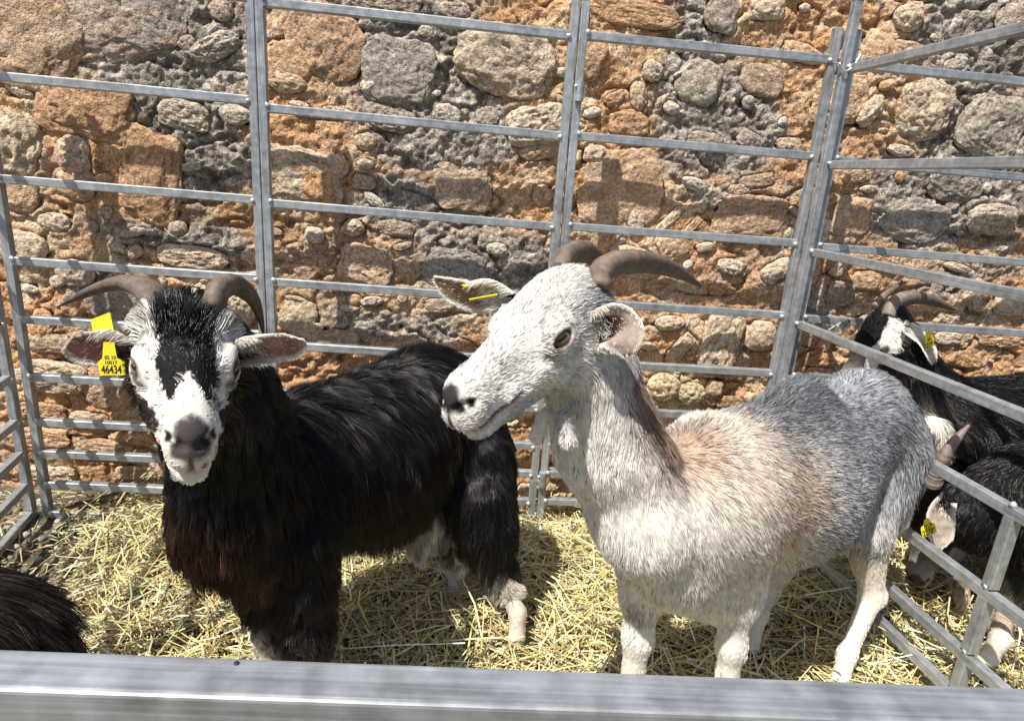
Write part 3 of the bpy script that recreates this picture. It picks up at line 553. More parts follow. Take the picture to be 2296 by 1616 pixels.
def ear(path, widths, face, parent, cin, cout, cup=.5, rim=(.6, .57, .52), th=.0035, fur=True, curl=0., m=26, n=17, hol=.3):
    """path: base to tip; face: the way the hollow faces."""
    C = spline(path, m); R = np.interp(np.linspace(0, 1, m), np.linspace(0, 1, len(widths)), widths); T = np.gradient(C, axis=0); T /= np.linalg.norm(T, axis=1)[:, None]
    face = np.array(face, float) if np.ndim(face) == 1 else face; V = []; N = []; U_ = []
    for i in range(m):
        fc = face if face.ndim == 1 else face[0]*(1-i/(m-1))+face[1]*i/(m-1); f = nrm(fc-T[i]*(fc@T[i])); s_ = np.cross(T[i], f); cu = cup*(1-.55*i/(m-1)) + 1.4*max(0, .28-i/(m-1))*2
        for j in range(n):
            v = -1+2*j/(n-1); a = v*cu; rr = R[i]/max(math.sin(min(cu, 1.57)), .2) if cu > .05 else R[i]
            V.append(C[i]+s_*math.sin(a)*rr+f*(1-math.cos(a))*rr+f*curl*R[i]*abs(v)**2*(v > 0)); N.append(nrm(f*math.cos(a)-s_*math.sin(a))); U_.append((i/(m-1), v))
    V = np.array(V); N = np.array(N); U_ = np.array(U_); k = m*n; wr = .0011*vnoise(V*130)[:, None]
    tk = (th*(1-.75*abs(U_[:, 1])**3)*(1-.5*U_[:, 0]))[:, None]; VV = np.vstack([V+N*(tk*.4)+N*wr, V-N*tk*.6]); F = []
    for i in range(m-1):
        for j in range(n-1): a = i*n+j; F.append((a, a+1, a+n+1, a+n)); F.append((a+k, a+n+k, a+n+1+k, a+1+k))
        for a, b in ((i*n, 0), (i*n+n-1, 1)): F.append((a, a+n, a+n+k, a+k) if b == 0 else (a, a+k, a+n+k, a+n))
    for j in range(n-1): a = (m-1)*n+j; F.append((a, a+1, a+1+k, a+k))
    e = sstep(.62, 1.0, abs(U_[:, 1]))[:, None]; ni = fbm(V*60, 3)[:, None]; inn = np.array(cin)*(1+.35*ni); vein = sstep(.5, .9, 1-abs(fbm(V*45+3, 2)))[:, None]; inn = inn*(1-.25*vein)
    hole = sstep(hol+.12, hol-.12, U_[:, 0]+.05*ni[:, 0])[:, None]*sstep(.85, .45, abs(U_[:, 1]))[:, None]; inn = inn*(1-hole)+np.array([.03, .015, .012])*hole
    inn = inn*(1-e)+np.array(rim)*e; outc = np.array(cout)*(1+.15*ni)+0*inn
    me = mesh(VV, np.array(F)); vcol(me, np.clip(np.vstack([inn, outc]), .005, .9)); o = link('ear', me, M_skin, parent)
    if fur:                                          # short fringe over the back and the rim, long hairs from the base into the hollow
        Fq = np.array(F); NN = np.vstack([N, -N]); side = np.r_[np.zeros(k), np.ones(k)]; UU = np.vstack([U_, U_]); dens = np.where(side > 0, 1.0, .02+2.2*(abs(UU[:, 1]) > .88)+.25*(UU[:, 0] < .35)*(UU[:, 1] < .2))
        CC = np.vstack([np.tile(np.array(rim), (k, 1)), outc]); nh = fur if isinstance(fur, int) and fur > 1 else 9000; t, w_ = rand_on(VV, Fq, NN, nh, dens)
        g_ = lambda a: (a[t]*w_[..., None]).sum(1); p = g_(VV); nn = g_(NN); tg = g_(np.vstack([np.repeat(T, n, 0)]*2)); uu = g_(UU); s2 = (side[t]*w_).sum(1)
        edge = np.cross(tg, nn)*np.sign(uu[:, 1:2])*np.where(abs(uu[:, 1:2]) > .8, .5, 0)*np.where(s2 > .5, -1, 1)[:, None]
        d = tg*.9+nn*.25+edge*0+rng.normal(0, .15, (nh, 3)); h = rng.uniform(.002, .0055, nh)*(1+2.2*((s2 < .5) & (uu[:, 0] < .4))); d /= np.linalg.norm(d, axis=1)[:, None]
        PT = p[:, None]+d[:, None]*h[:, None, None]*np.linspace(0, 1, 4)[None, :, None]-np.array([0, 0, 1])*(h[:, None, None]*.3*np.linspace(0, 1, 4)[None, :, None]**2)
        strands_obj('ear_hair', PT, np.clip(g_(CC)*np.exp(rng.normal(0, .15, nh))[:, None], .004, .9), np.full(nh, .00045), M_hair, o)['kind'] = 'stuff'
    return o
def ear_tag(c, right, up, sc, lines, parent, outline=None, nm='ear_tag'):
    """flat plastic flag of real thickness; lines = [(text, height, offset up)]"""
    r = nrm(right); u = nrm(np.array(up)-r*(np.array(up)@r)); n = np.cross(r, u)
    out = outline or [(-.5, -.55), (.5, -.55), (.52, -.45), (.52, .0), (.48, .15), (.26, .26), (.20, .5), (.14, .62), (-.14, .62), (-.20, .5), (-.26, .26), (-.48, .15), (-.52, 0), (-.52, -.45)]
    V = [c+(r*x+u*y)*sc+n*z for z in (.0007, -.0007) for x, y in out]; m = len(out)
    F = [tuple(range(m)), tuple(range(m, 2*m))[::-1]]+[(i, i+m, (i+1) % m+m, (i+1) % m) for i in range(m)]
    o = link(nm, mesh(V, F), M_tag, parent, False)
    for tx, hh, oy in lines:
        tc = bpy.data.curves.new('t', 'FONT'); tc.body = tx; tc.size = hh*sc*1.35; tc.align_x = 'CENTER'; tc.align_y = 'CENTER'; tc.extrude = .0001; tc.offset = hh*sc*.035
        to = bpy.data.objects.new('t', tc); S.collection.objects.link(to); bpy.context.view_layer.update(); me = bpy.data.meshes.new_from_object(to); bpy.data.objects.remove(to)
        v = np.array([x.co[:] for x in me.vertices])
        if len(v): 
            v[:, 0] *= min(1, .92*sc/max(np.ptp(v[:, 0]), 1e-5)); v = c+v[:, :1]*r+(v[:, 1:2]+oy*sc)*u+n*(v[:, 2:]+.00085); me.vertices.foreach_set('co', v.astype(np.float32).ravel())
            me.materials.clear(); to = link('tag_number' if any(ch.isdigit() for ch in tx) and hh > .2 else 'tag_code', me, M_ink, parent, False)
            to.parent = o; to.matrix_parent_inverse = Matrix.Identity(4)
    return o
def hoof(p, f, parent, r=.026):
    f = nrm(f); s_ = np.cross((0, 0, 1), f)
    for k in (-1, 1):
        V, F = ICO[3]; V = V.copy(); V = np.where(V[:, 2:] < -.5, V*np.array([1, 1, .5/np.maximum(.5, 1)]), V)
        X = p+s_*k*r*.42+V[:, :1]*f*r*1.1+V[:, 1:2]*s_*r*.42+V[:, 2:]*np.array([0, 0, 1])*.024+np.array([0, 0, .002])+f*(.006-.3*V[:, 2:]*r)
        link('hoof', mesh(X, F), M_hoof, parent)
def rays_fix(A, x, y, L, near=True):
    """the point seen at (x, y) whose distance from A is L"""
    d = nrm(ray(x, y)); o = np.array([0, 0, CAMH]); b = (A-o)@d; c = ((A-o)**2).sum()-L*L; disc = b*b-c
    t = b if disc < 0 else (b-math.sqrt(disc) if near else b+math.sqrt(disc)); return o+d*t
def finish(body, root, fr, paintC, h, nh, m, rad, hm, **kw):
    V, F, N = body.mesh(h); C, Fl, H = body.attrs(V); C, _ = paintC(V, C, N)
    bare = np.zeros(len(V))
    if fr: C, bare = face_tint(fr, V, C, **kw.pop('tint', {}))
    if not kw.pop('quiet', False): print('body verts', len(V))
    me = mesh(V, F); vcol(me, np.clip(C*kw.pop('skinmul', .75), .004, .9)); o = link('body', me, M_skin, root)
    H = H*(1-np.clip(bare, 0, 1))*(bare < .5)
    kw.pop('dummy', 0); PT, col, rd = grow(body, V, F, N, (C, Fl, H), nh, m, kw.pop('paintH'), rad, fr=fr, **kw)
    f = strands_obj('coat', PT, col, rd, hm, root); f['kind'] = 'stuff'; return o, f
DN = np.array([0, 0, -1.]); mulb = lambda c: np.array(c, float)
def blobs(X, L):
    """soft colour areas of the coat: (centre, radius, colour, strength)"""
    def f(C):
        for c, r, col, a in L:
            w_ = (a*np.exp(-(((X-c)**2).sum(1)/r**2)**1.5))[:, None]; C = C*(1-w_)+np.array(col)*w_
        return C
    return f

# ---- the white and grey doe
WH, GY, DG, TN_, CRM, BR = (.80, .77, .71), (.34, .355, .39), (.09, .095, .11), (.52, .36, .25), (.74, .66, .56), (.19, .125, .09)
wg = empty('goat', (.70, 1.12, 0), 'horned white goat with a grey rump and tan shoulder, looking left', 'goat')
b = Body()
Hd = P(1925, 945, 1.33); Md = P(1770, 1085, 1.15); Sh = P(1590, 1110, 1.00); Ch = P(1465, 1165, .93); ax_ = nrm(Sh-Hd); lat = nrm(np.cross(ax_, (0, 0, 1)))
back = -ax_
b.cone(Md, Hd+(0, 0, -.012), .158, .118, .05, .86, lat, GY, .022, back+DN*.35)
b.cone(Sh, Md, .142, .158, .05, .84, lat, CRM, .021, back+DN*.45)
b.cone(Hd, P(1995, 985, 1.37), .115, .086, .05, .95, lat, GY, .021, back*.5+DN)
b.cone(Ch, Sh, .098, .135, .05, .9, lat, WH, .021, back*.4+DN)
b.cone(P(1500, 1250, .97), P(1600, 1290, 1.02), .085, .085, .05, col=WH, hl=.023, flow=DN+back*.3)
b.cone(P(1690, 985, 1.06), P(1800, 900, 1.20), .05, .05, .06, col=GY, hl=.030, flow=back+np.array([0, 0, .15]))
# neck
nk = [P(1432, 1115, .95), P(1362, 1000, .93), P(1338, 905, .92), P(1316, 810, .915), P(1296, 720, .915)]
for i, (ra, rb) in enumerate(((.104, .086), (.086, .068), (.068, .060), (.060, .052))): b.cone(nk[i], nk[i+1], ra, rb, .04, .86, nrm(np.cross(nk[0]-nk[-1], (-.5, .6, 0))), WH, .019, DN+np.array([.15, .1, 0]))
# legs
def leg(b, pts, rads, cols, hl, k=.025, fl=DN):
    for i in range(len(pts)-1): b.cone(pts[i], pts[i+1], rads[i], rads[i+1], k, col=cols[min(i, len(cols)-1)], hl=hl[min(i, len(hl)-1)], flow=fl*1.0+(pts[i+1]-pts[i])*2)
fn = P(1645, 1500, .97); ff = P(1425, 1500, .985); hn = P(1902, 1470, 1.17); hf = P(1688, 1425, 1.30)
leg(b, [P(1640, 1200, .98), P(1655, 1320, .985), P(1640, 1445, .975), fn*[1, 1, 0]+[-.002, .0, .085], fn*[1, 1, 0]+[-.012, -.015, .03]], [.078, .038, .0235, .018, .023], [CRM, WH, WH, WH], [.024, .010, .011, .010])
leg(b, [P(1455, 1230, 1.00), P(1440, 1330, 1.00), P(1430, 1430, .99), ff*[1, 1, 0]+[-.004, .0, .085], ff*[1, 1, 0]+[-.015, -.015, .03]], [.070, .037, .0245, .018, .023], [WH, WH, WH, WH], [.024, .010, .011, .010])
leg(b, [P(1975, 1010, 1.31), P(1940, 1190, 1.23), P(1955, 1335, 1.215), hn*[1, 1, 0]+[-.004, 0, .10], hn*[1, 1, 0]+[-.02, -.02, .03]], [.100, .052, .022, .016, .022], [GY, CRM, WH, WH], [.026, .014, .011, .010])
leg(b, [P(1880, 1090, 1.40), P(1790, 1200, 1.36), P(1722, 1330, 1.37), hf*[1, 1, 0]+[0.004, 0, .10], hf*[1, 1, 0]+[-.014, -.02, .03]], [.085, .045, .021, .016, .022], [GY, CRM, CRM, WH], [.026, .012, .011, .010])
b.ell(P(1966, 1335, 1.222), (.018, .018, .026), None, k=.02, col=WH, hl=.008); b.cone(P(1968, 1345, 1.222), hn*[1, 1, 0]+[.012, .006, .12], .011, .010, k=.008, col=WH, hl=.007, flow=DN)
b.cone(P(2020, 1050, 1.36), P(1990, 1150, 1.29), .045, .045, .05, col=CRM, hl=.02, flow=DN)
b.cone(P(2050, 925, 1.45), P(2058, 985, 1.47), .018, .012, .02, col=GY, hl=.035, flow=DN)
poll = P(1255, 608, .885); nose = rays_fix(poll, 990, 868, .252)
_F = nrm(nose-poll); _c = np.array([0, 0, CAMH])-(poll+nose)/2; _c = nrm(_c-_F*(_c@_F)); ph_ = math.radians(36)
fr = head(b, poll, nose, 1, _c*math.cos(ph_)-np.cross(_F, _c)*math.sin(ph_), (WH, WH, WH, WH), 1.06, .013)
hw = fr['w']; b.cone(hw(.01, 0, -.07), nk[3], .052, .058, .045, .9, fr['L'], WH, .02, DN)
b.cone(hw(.03, 0, -.10), nk[2], .036, .05, .045, col=WH, hl=.02, flow=DN)
for q0, q1 in ((P(1262, 935, .835), P(1272, 985, .825)), (P(1222, 930, .885), P(1205, 975, .89))): b.cone(q0, q1, .010, .0125, .012, col=WH, hl=.009, flow=DN)
def pC(X, C, N):
    f = blobs(X, [(P(1905, 960, 1.17), .20, GY, .95), (P(1950, 1000, 1.22), .10, DG, .35), (P(1800, 880, 1.15), .15, DG, .55), (P(1700, 940, 1.06), .09, DG, .6), (P(1540, 975, .96), .055, DG, .85), (P(1850, 1120, 1.08), .10, GY, .7), (P(1960, 1090, 1.16), .09, GY, .7),
      (P(1720, 1130, 1.0), .10, TN_, .8), (P(1545, 1030, .93), .065, TN_, .8), (P(1640, 1070, .97), .10, TN_, .5), (P(1450, 1060, .87), .05, TN_, .25), (P(1378, 800, .89), .034, BR, .8), (P(1408, 860, .89), .044, BR, .9), (P(1435, 920, .89), .052, BR, 1), (P(1462, 975, .90), .050, BR, 1), (P(1485, 1030, .90), .040, BR, .8), (P(1500, 1095, .88), .032, BR, .5),
      (P(1880, 1260, 1.06), .06, DG, .45), (P(1150, 940, .80), .035, GY, .5), (P(1260, 920, .83), .04, DG, .5), (P(1265, 770, .82), .022, (.3, .27, .26), .6), (P(1310, 720, .84), .03, GY, .8), (P(1335, 680, .87), .028, (.03, .03, .03), .95),
      (P(1100, 780, .78), .05, GY, .30), (P(1170, 640, .83), .05, GY, .16), (P(1650, 1420, .95), .03, GY, .3), (P(1425, 1380, .97), .035, (.40, .35, .32), .6), (P(1950, 1250, 1.15), .05, GY, .4)])
    return f(C), np.ones(len(X))
def pH(X, C, N):
    C = C.copy(); lum = C.mean(1); sat = (C.max(1)-C.min(1))/np.maximum(C.max(1), .01)
    mott = .5+.5*fbm(X*np.array([70, 70, 45]), 3)
    pd = np.clip((.66-lum)*1.5, .035, .85); dark = rng.random(len(X)) < pd*(.35+1.3*mott)
    warm = np.clip((sat-.12)*3, 0, 1)[:, None]
    dcol = np.array([.075, .078, .085])*(1-warm)+np.array([.20, .13, .09])*warm; lcol = np.array([.70, .69, .67])*(1-warm*.5)+np.array([.62, .46, .33])*warm*.5
    hx, hy, hz_ = local(fr, X); hd = (hx > -.01) & (hx < .3) & (abs(hy) < .09) & (hz_ > -.16) & (hz_ < .04); dark |= hd & (rng.random(len(X)) < .30*mott); dcol = np.where(hd[:, None], np.array([.27, .265, .26]), dcol)
    C = np.where((hd & (lum > .5))[:, None], C*.88, C)
    out = np.where(dark[:, None], dcol*rng.uniform(.5, 1.9, len(X))[:, None], np.clip(.90*C+.10*lcol, 0, .84))
    vd = lum < .07; out[vd] = C[vd]; return out, 1+.7*(lum < .22)*(N[:, 2] > .3)+.9*(sat > .4)*(lum < .24)*(N[:, 2] > -.4)
wbody, wcoat = finish(b, wg, fr, pC, .0042, 260000, 4, .00050, M_hair, paintH=pH, lift=.15, clump=.42, nguide=30000, jit=.09, grav=.04, push=0, headdens=3.2, cvar=.18, tint=dict(pz=-.037, nose=(.035, .030, .033), lip=(.42, .30, .27)), skinmul=.85)
eyes(fr, wg)
horn([P(1338, 650, .885), P(1352, 605, .90), P(1405, 588, .93), P(1475, 594, .98), P(1530, 616, 1.02), P(1572, 642, 1.05)], [.0285, .029, .026, .021, .012, .0025], wg)
horn([P(1255, 612, .93), P(1270, 576, .96), P(1304, 564, 1.0), P(1335, 578, 1.05), P(1352, 602, 1.09), P(1362, 628, 1.12)], [.024, .0235, .021, .017, .010, .0025], wg)
ear([P(1326, 752, .865), P(1350, 742, .835), P(1382, 738, .812), P(1398, 758, .80), P(1407, 796, .80)], [.016, .028, .034, .030, .006], (-.38, -1, .22), wg, (.48, .38, .32), (.60, .56, .50), cup=.95, rim=(.64, .59, .53), hol=.62)
e2 = ear([P(1152, 672, .90), P(1105, 655, .91), P(1062, 660, .925), P(1012, 648, .94), P(974, 624, .95)], [.020, .029, .031, .022, .004], (.0, -1, -.50), wg, (.25, .16, .11), (.66, .62, .56), cup=.55, rim=(.70, .66, .6))
ear_tag(P(1068, 634, .915), P(1092, 628, .92)-P(1040, 640, .91), nrm(ray(1068, 634))+np.array([0, 0, .16]), .026, [], wg, outline=[(-.8, -.4), (.7, -.4), (.8, 0), (.7, .4), (-.8, .4)])
ear_tag(P(1082, 667, .885), P(1110, 663, .88)-P(1055, 673, .88), nrm(ray(1075, 668))+np.array([0, 0, -.14]), .024, [], wg, outline=[(-.8, -.35), (.9, -.35), (.9, .35), (-.8, .35)])
for q in (fn, ff, hn, hf): hoof(q*[1, 1, 0]+[-.02, -.02, .0], ax_*[1, 1, 0], wg)

# ---- the long haired black goat with a white striped face
BK, BB, GW = (.0060, .0058, .0066), (.018, .010, .008), (.54, .48, .41)
bg_ = empty('goat', (-.1, 1.25, 0), 'long haired black goat with white facial stripes, facing the viewer', 'goat')
b = Body()
Hd = P(965, 925, 1.50); Md = P(840, 1030, 1.36); Sh = P(628, 1055, 1.20); Ch = P(548, 1090, 1.09); ax_ = nrm(Sh-Hd); lat = nrm(np.cross(ax_, (0, 0, 1))); back = -ax_
b.cone(Md, Hd, .150, .135, .05, .85, lat, BK, .10, back*.4+DN)
b.cone(Sh, Md, .140, .150, .05, .85, lat, BK, .10, back*.4+DN)
b.cone(Hd, P(1035, 985, 1.53), .134, .105, .05, .95, lat, BK, .10, back*.4+DN)
b.cone(Ch, Sh, .090, .122, .05, .82, lat, BK, .07, DN)
b.cone(P(545, 1165, 1.08), P(630, 1200, 1.14), .072, .080, .05, col=BB, hl=.06, flow=DN)
b.cone(P(700, 940, 1.27), P(930, 850, 1.48), .045, .06, .05, col=BK, hl=.08, flow=back+DN*.3)
nk = [P(562, 1060, 1.10), P(512, 960, 1.04), P(482, 870, .99), P(455, 790, .95)]
for i, (ra, rb) in enumerate(((.096, .082), (.082, .064), (.064, .052))): b.cone(nk[i], nk[i+1], ra, rb, .04, .9, (1, 0, 0), BK, (.07, .055, .035)[i], DN+np.array([.1, .1, 0]))
b.cone(P(480, 1110, 1.05), P(470, 1190, 1.06), .045, .042, .06, col=BB, hl=.08, flow=DN+np.array([-.05, 0, 0])); b.cone(P(500, 1210, 1.05), P(560, 1275, 1.07), .035, .028, .06, col=BB, hl=.075, flow=DN+np.array([.30, 0, 0]))
f1 = P(596, 1480, 1.13); f2 = P(692, 1480, 1.12); h1 = P(1156, 1430, 1.31); h2 = P(1020, 1330, 1.50)
leg(b, [P(590, 1210, 1.12), P(592, 1330, 1.13), P(596, 1420, 1.13), f1*[1, 1, 0]+[0, 0, .09], f1*[1, 1, 0]+[0, -.015, .03]], [.065, .032, .023, .020, .024], [BB, BB, GW, GW], [.045, .012, .005, .006])
leg(b, [P(668, 1200, 1.13), P(682, 1320, 1.12), P(690, 1420, 1.12), f2*[1, 1, 0]+[0, 0, .09], f2*[1, 1, 0]+[0, -.015, .03]], [.070, .044, .036, .022, .025], [BK, BB, BK, GW], [.05, .045, .038, .006])
leg(b, [P(1062, 1035, 1.48), P(1090, 1180, 1.40), P(1122, 1292, 1.37), h1*[1, 1, 0]+[0, 0.0, .085], h1*[1, 1, 0]+[0, -.02, .03]], [.090, .052, .023, .0165, .022], [BK, BK, GW, GW], [.09, .08, .007, .007])
leg(b, [P(985, 1080, 1.52), P(1005, 1180, 1.50), P(1022, 1260, 1.51), h2*[1, 1, 0]+[0, 0, .085], h2*[1, 1, 0]+[0, -.02, .03]], [.09, .05, .030, .024, .026], [BK, GW, GW, GW], [.07, .018, .012, .010])
b.cone(P(940, 1160, 1.42), P(943, 1220, 1.42), .042, .022, .04, col=GW, hl=.055, flow=DN)
b.cone(P(1085, 1130, 1.40), P(1100, 1200, 1.38), .05, .033, .04, col=BK, hl=.09, flow=DN)
poll = P(414, 684, .875); nose = rays_fix(poll, 428, 944, .250); EYEDIR[:] = [.70, .58, .30]
Lh = np.array([1., .0, .0])+RT*0; _F = nrm(nose-poll); Lh = nrm(P(522, 812, .85)-P(302, 806, .85)); Lh = nrm(Lh-_F*(Lh@_F)); dl = math.radians(12)
fr = head(b, poll, nose, 1, Lh*math.cos(dl)-np.cross(_F, Lh)*math.sin(dl), (BK, GW, GW, BK), 1.0, .010, mz=.88, lw=.004)
hw = fr['w']; b.cone(hw(.01, 0, -.07), nk[2], .046, .058, .045, col=BK, hl=.035, flow=DN)
b.cone(hw(.03, 0, -.110), nk[1], .036, .06, .045, col=BK, hl=.05, flow=DN)
WF = (.64, .61, .55)
def pCb(X, C, N):
    C = C.copy(); x, y, z = local(fr, X); inh = (x > -.02) & (x < .30) & (abs(y) < .10) & (z > -.16) & (z < .05)
    nz = .006*fbm(X*70, 2)
    bw = np.interp(x, [-.05, .0, .04, .08, .12, .16, .185, .198, .205], [.032, .031, .031, .031, .030, .027, .022, .012, -.01])
    mid = sstep(bw+.003, bw-.003, abs(y)+nz)*sstep(-.001, .004, abs(y)+nz-np.clip((x-.150)*.40, -.02, 1))
    dark_side = sstep(-.050, -.060, z+nz-.25*np.clip(x-.14, 0, .1)-.25*np.clip(.09-x, 0, .05))*sstep(.20, .18, x+nz)       # jaw and cheek below the stripe
    c = np.where((mid > .5)[:, None], np.array(BK), np.array(WF)); c = np.where((dark_side > .5)[:, None] & (mid < .5)[:, None], np.array([.020, .013, .011]), c)
    c = np.where(((z < -.085) & (x < .19))[:, None], np.array([.014, .011, .011]), c)
    top = (x < .01) & (abs(y) > .034) & (z > -.05); c = np.where((x < -.005)[:, None], np.array(BK), c)
    C[inh] = c[inh]
    f = blobs(X, [(P(450, 1200, 1.0), .08, (.045, .020, .013), .7), (P(560, 1300, 1.02), .06, (.04, .02, .014), .6)]); return f(C), np.ones(len(X))
def pHb(X, C, N):
    n = len(X); lum = C.mean(1); br = rng.random(n) < .07*(N[:, 2] > -.1)*(lum < .1); out = C*np.exp(rng.normal(0, .3, n))[:, None]
    out[br] = np.array([.055, .040, .033])*rng.uniform(.4, 1.4, br.sum())[:, None]
    
    x, y, z = local(fr, X); hd = (x > -.03) & (x < .3) & (abs(y) < .09) & (z > -.16) & (z < .04); out[hd & br] = C[hd & br]
    lm = np.where(hd, 1.0+.7*(x < .02)*(abs(y) < .05)+.5*(x > .02)*(x < .17)*(abs(y) < .04)*(z > -.05), 1.0); return out, lm
finish(b, bg_, fr, pCb, .0042, 150000, 7, .00062, M_hairg, paintH=pHb, cvar=.55, lift=.20, clump=.80, nguide=3000, jit=.10, grav=.26, wave=.045, push=.0035, headdens=2.2, tint=dict(mz=.88, nose=(.055, .046, .047), lip=(.50, .27, .22)), skinmul=1)
eyes(fr, bg_); EYEDIR[:] = [.84, .40, .30]
horn([P(372, 722, 0.905), P(358, 688, 0.885), P(330, 650, 0.895), P(283, 634, 0.925), P(225, 645, 0.965), P(170, 668, 0.995), P(131, 687, 1.015)], [0.0261, 0.0252, 0.0218, 0.0148, 0.0087, 0.0017], bg_)
horn([P(470, 722, 0.905), P(480, 685, 0.885), P(492, 650, 0.895), P(528, 640, 0.925), P(565, 668, 0.965), P(583, 710, 0.995), P(592, 755, 1.015)], [0.0261, 0.0261, 0.0226, 0.0139, 0.0078, 0.0017], bg_)
ear([P(300, 778, 0.885), P(262, 768, 0.875), P(222, 778, 0.865), P(182, 775, 0.860), P(157, 765, 0.855)], [0.0191, 0.0244, 0.0278, 0.0296, 0.0157], (-.05, -1, -.35), bg_, (.30, .15, .11), (.62, .57, .5), cup=.55, rim=(.66, .6, .54))
ear([P(528, 782, 0.885), P(565, 778, 0.875), P(605, 775, 0.865), P(650, 772, 0.860), P(681, 768, 0.855)], [0.0191, 0.0235, 0.0244, 0.0226, 0.0070], (.05, -1, -.45), bg_, (.36, .2, .15), (.62, .57, .5), cup=.6, rim=(.7, .65, .58))
tr = P(272, 800, 0.855)-P(228, 800, 0.855)
ear_tag(P(249, 812, 0.850), tr, (-.05, .1, 1), .029, [('46434', .40, -.36), ('10017', .17, -.02), ('ES 10', .17, .22)], bg_, outline=[(-.55, -.62), (.60, -.62), (.62, .0), (.30, .20), (.24, .95), (-.24, .95), (-.36, .20), (-.60, .0)])
ear_tag(P(229, 730, 0.885), P(250, 726, 0.885)-P(208, 734, 0.885), (0.02, .2, 1), .026, [], bg_, outline=[(-.55, -.75), (.55, -.75), (.58, .62), (-.50, .42)])
for q in (f1, f2, h1, h2): hoof(q*[1, 1, 0]+[0, -.02, 0], ax_*[1, 1, 0], bg_)

# ---- goats of the right hand pen, and the one under the front rail
def simple_paint(C1):
    def f(X, C, N): return C, np.ones(len(X))
    return f
def dark_hair(X, C, N):
    n = len(X); out = C*np.exp(rng.normal(0, .35, n))[:, None]; br = rng.random(n) < .07*(C.mean(1) < .1); out[br] = np.array([.09, .075, .065])*rng.uniform(.4, 1.3, br.sum())[:, None]; return out, np.ones(n)
ra_ = empty('goat', (1.6, 1.72, 0), 'black goat with white eye stripe and tagged white ear in the right hand pen', 'goat')
b = Body(); Sh = P(2130, 960, 1.72); Md = np.array([Sh[0]+.30, 1.74, Sh[2]-.0]); Hd = np.array([Sh[0]+.62, 1.76, Sh[2]+.02]); back = np.array([1., 0, 0]); lat = np.array([0, 1., 0])
b.cone(Sh, Md, .135, .15, .05, .9, lat, BK, .035, back+DN*.5); b.cone(Md, Hd, .15, .13, .05, .9, lat, BK, .035, back+DN*.5)
b.cone(P(2150, 900, 1.72), np.array([Sh[0]+.35, 1.74, P(2290, 885, 1.74)[2]]), .06, .07, .05, col=BK, hl=.03, flow=back)
b.cone(P(2090, 900, 1.74), P(2010, 770, 1.76), .095, .062, .05, col=BK, hl=.03, flow=DN+back*.4)
poll = P(1968, 700, 1.78); nose = rays_fix(poll, 1872, 860, .235); fra = head(b, poll, nose, 1, np.cross((0, 0, 1), nose-poll), (BK, BK, GW, BK), 1.06, .014)
b.cone(fra['w'](.02, 0, -.07), P(2010, 770, 1.76), .05, .062, .04, col=BK, hl=.025, flow=DN)
for i, (dx_, Yl) in enumerate(((.06, 1.64), (.02, 1.82), (.60, 1.66), (.62, 1.84))):
    q = np.array([Sh[0]+dx_, Yl, 0]); leg(b, [q+(0, 0, .46), q+(0, 0, .33), q+(.01 if i < 2 else .04, 0, .24), q+(0, 0, .09), q+(-.015, 0, .03)], [.075, .045, .033, .022, .025], [BK, BK, GW, GW], [.03, .02, .012, .01]); hoof(q+(-.02, 0, 0), (-1, 0, 0), ra_)
b.cone(P(2090, 960, 1.60), P(2092, 1010, 1.60), .035, .03, .04, col=CRM, hl=.05, flow=DN)
def pCa(X, C, N):
    C = C.copy(); x, y, z = local(fra, X); inh = (x > -.02) & (x < .27) & (abs(y) < .08) & (z > -.13) & (z < .03)
    st = inh & (abs(y) > .028) & (z > -.055-.1*np.clip(x-.1, 0, 1)) & (z < -.012) & (x > .0); C[st] = WF; return C, np.ones(len(X))
finish(b, ra_, fra, pCa, .0075, 60000, 5, .0007, M_hairg, paintH=dark_hair, lift=.22, clump=.6, nguide=3000, jit=.12, grav=.1, push=0, skinmul=1); eyes(fra, ra_)
horn([P(1990, 712, 1.76), P(2005, 680, 1.78), P(2040, 668, 1.80), P(2085, 672, 1.83), P(2120, 686, 1.86), P(2142, 696, 1.88)], [.030, .030, .027, .019, .011, .003], ra_, c0=(.22, .19, .16))
horn([P(1962, 690, 1.83), P(1978, 668, 1.85), P(1998, 652, 1.87), P(2016, 640, 1.89), P(2024, 628, 1.90)], [.018, .016, .013, .009, .003], ra_, c0=(.20, .16, .13))
ear([P(2010, 735, 1.73), P(2035, 738, 1.70), P(2062, 758, 1.68), P(2085, 790, 1.66), P(2094, 812, 1.655)], [.020, .026, .024, .028, .014], (.5, -1, .15), ra_, (.50, .44, .38), (.7, .68, .62), cup=.5, rim=(.76, .74, .68), fur=2500)
ear([P(1905, 718, 1.84), P(1885, 732, 1.85), P(1865, 744, 1.86), P(1850, 752, 1.87)], [.012, .016, .014, .004], (-.2, -1, -.2), ra_, (.50, .44, .38), (.7, .68, .62), cup=.5, fur=1200)
ear_tag(P(2083, 764, 1.655), (.45, .1, .15), (-.22, .1, 1), .042, [('22791', .3, -.3), ('ES', .2, .1)], ra_, outline=[(-.35, -.55), (.35, -.45), (.38, .1), (.05, .7), (-.2, .6), (-.3, .1)])
rb = empty('goat', (1.5, 1.38, 0), 'black goat with its head down in the straw, yellow 22789 tag on its ear', 'goat')
b = Body(); Sh = P(2330, 1130, 1.42); Hd = Sh+np.array([.55, .16, .06]); back = nrm(Hd-Sh); lat = nrm(np.cross(back, (0, 0, 1)))
b.cone(Sh, Hd, .15, .14, .05, .9, lat, BK, .035, back+DN*.5)
b.cone(Sh+(-.02, 0, .03), P(2190, 1150, 1.46), .13, .095, .05, col=BK, hl=.03, flow=DN*.5-back*.4)
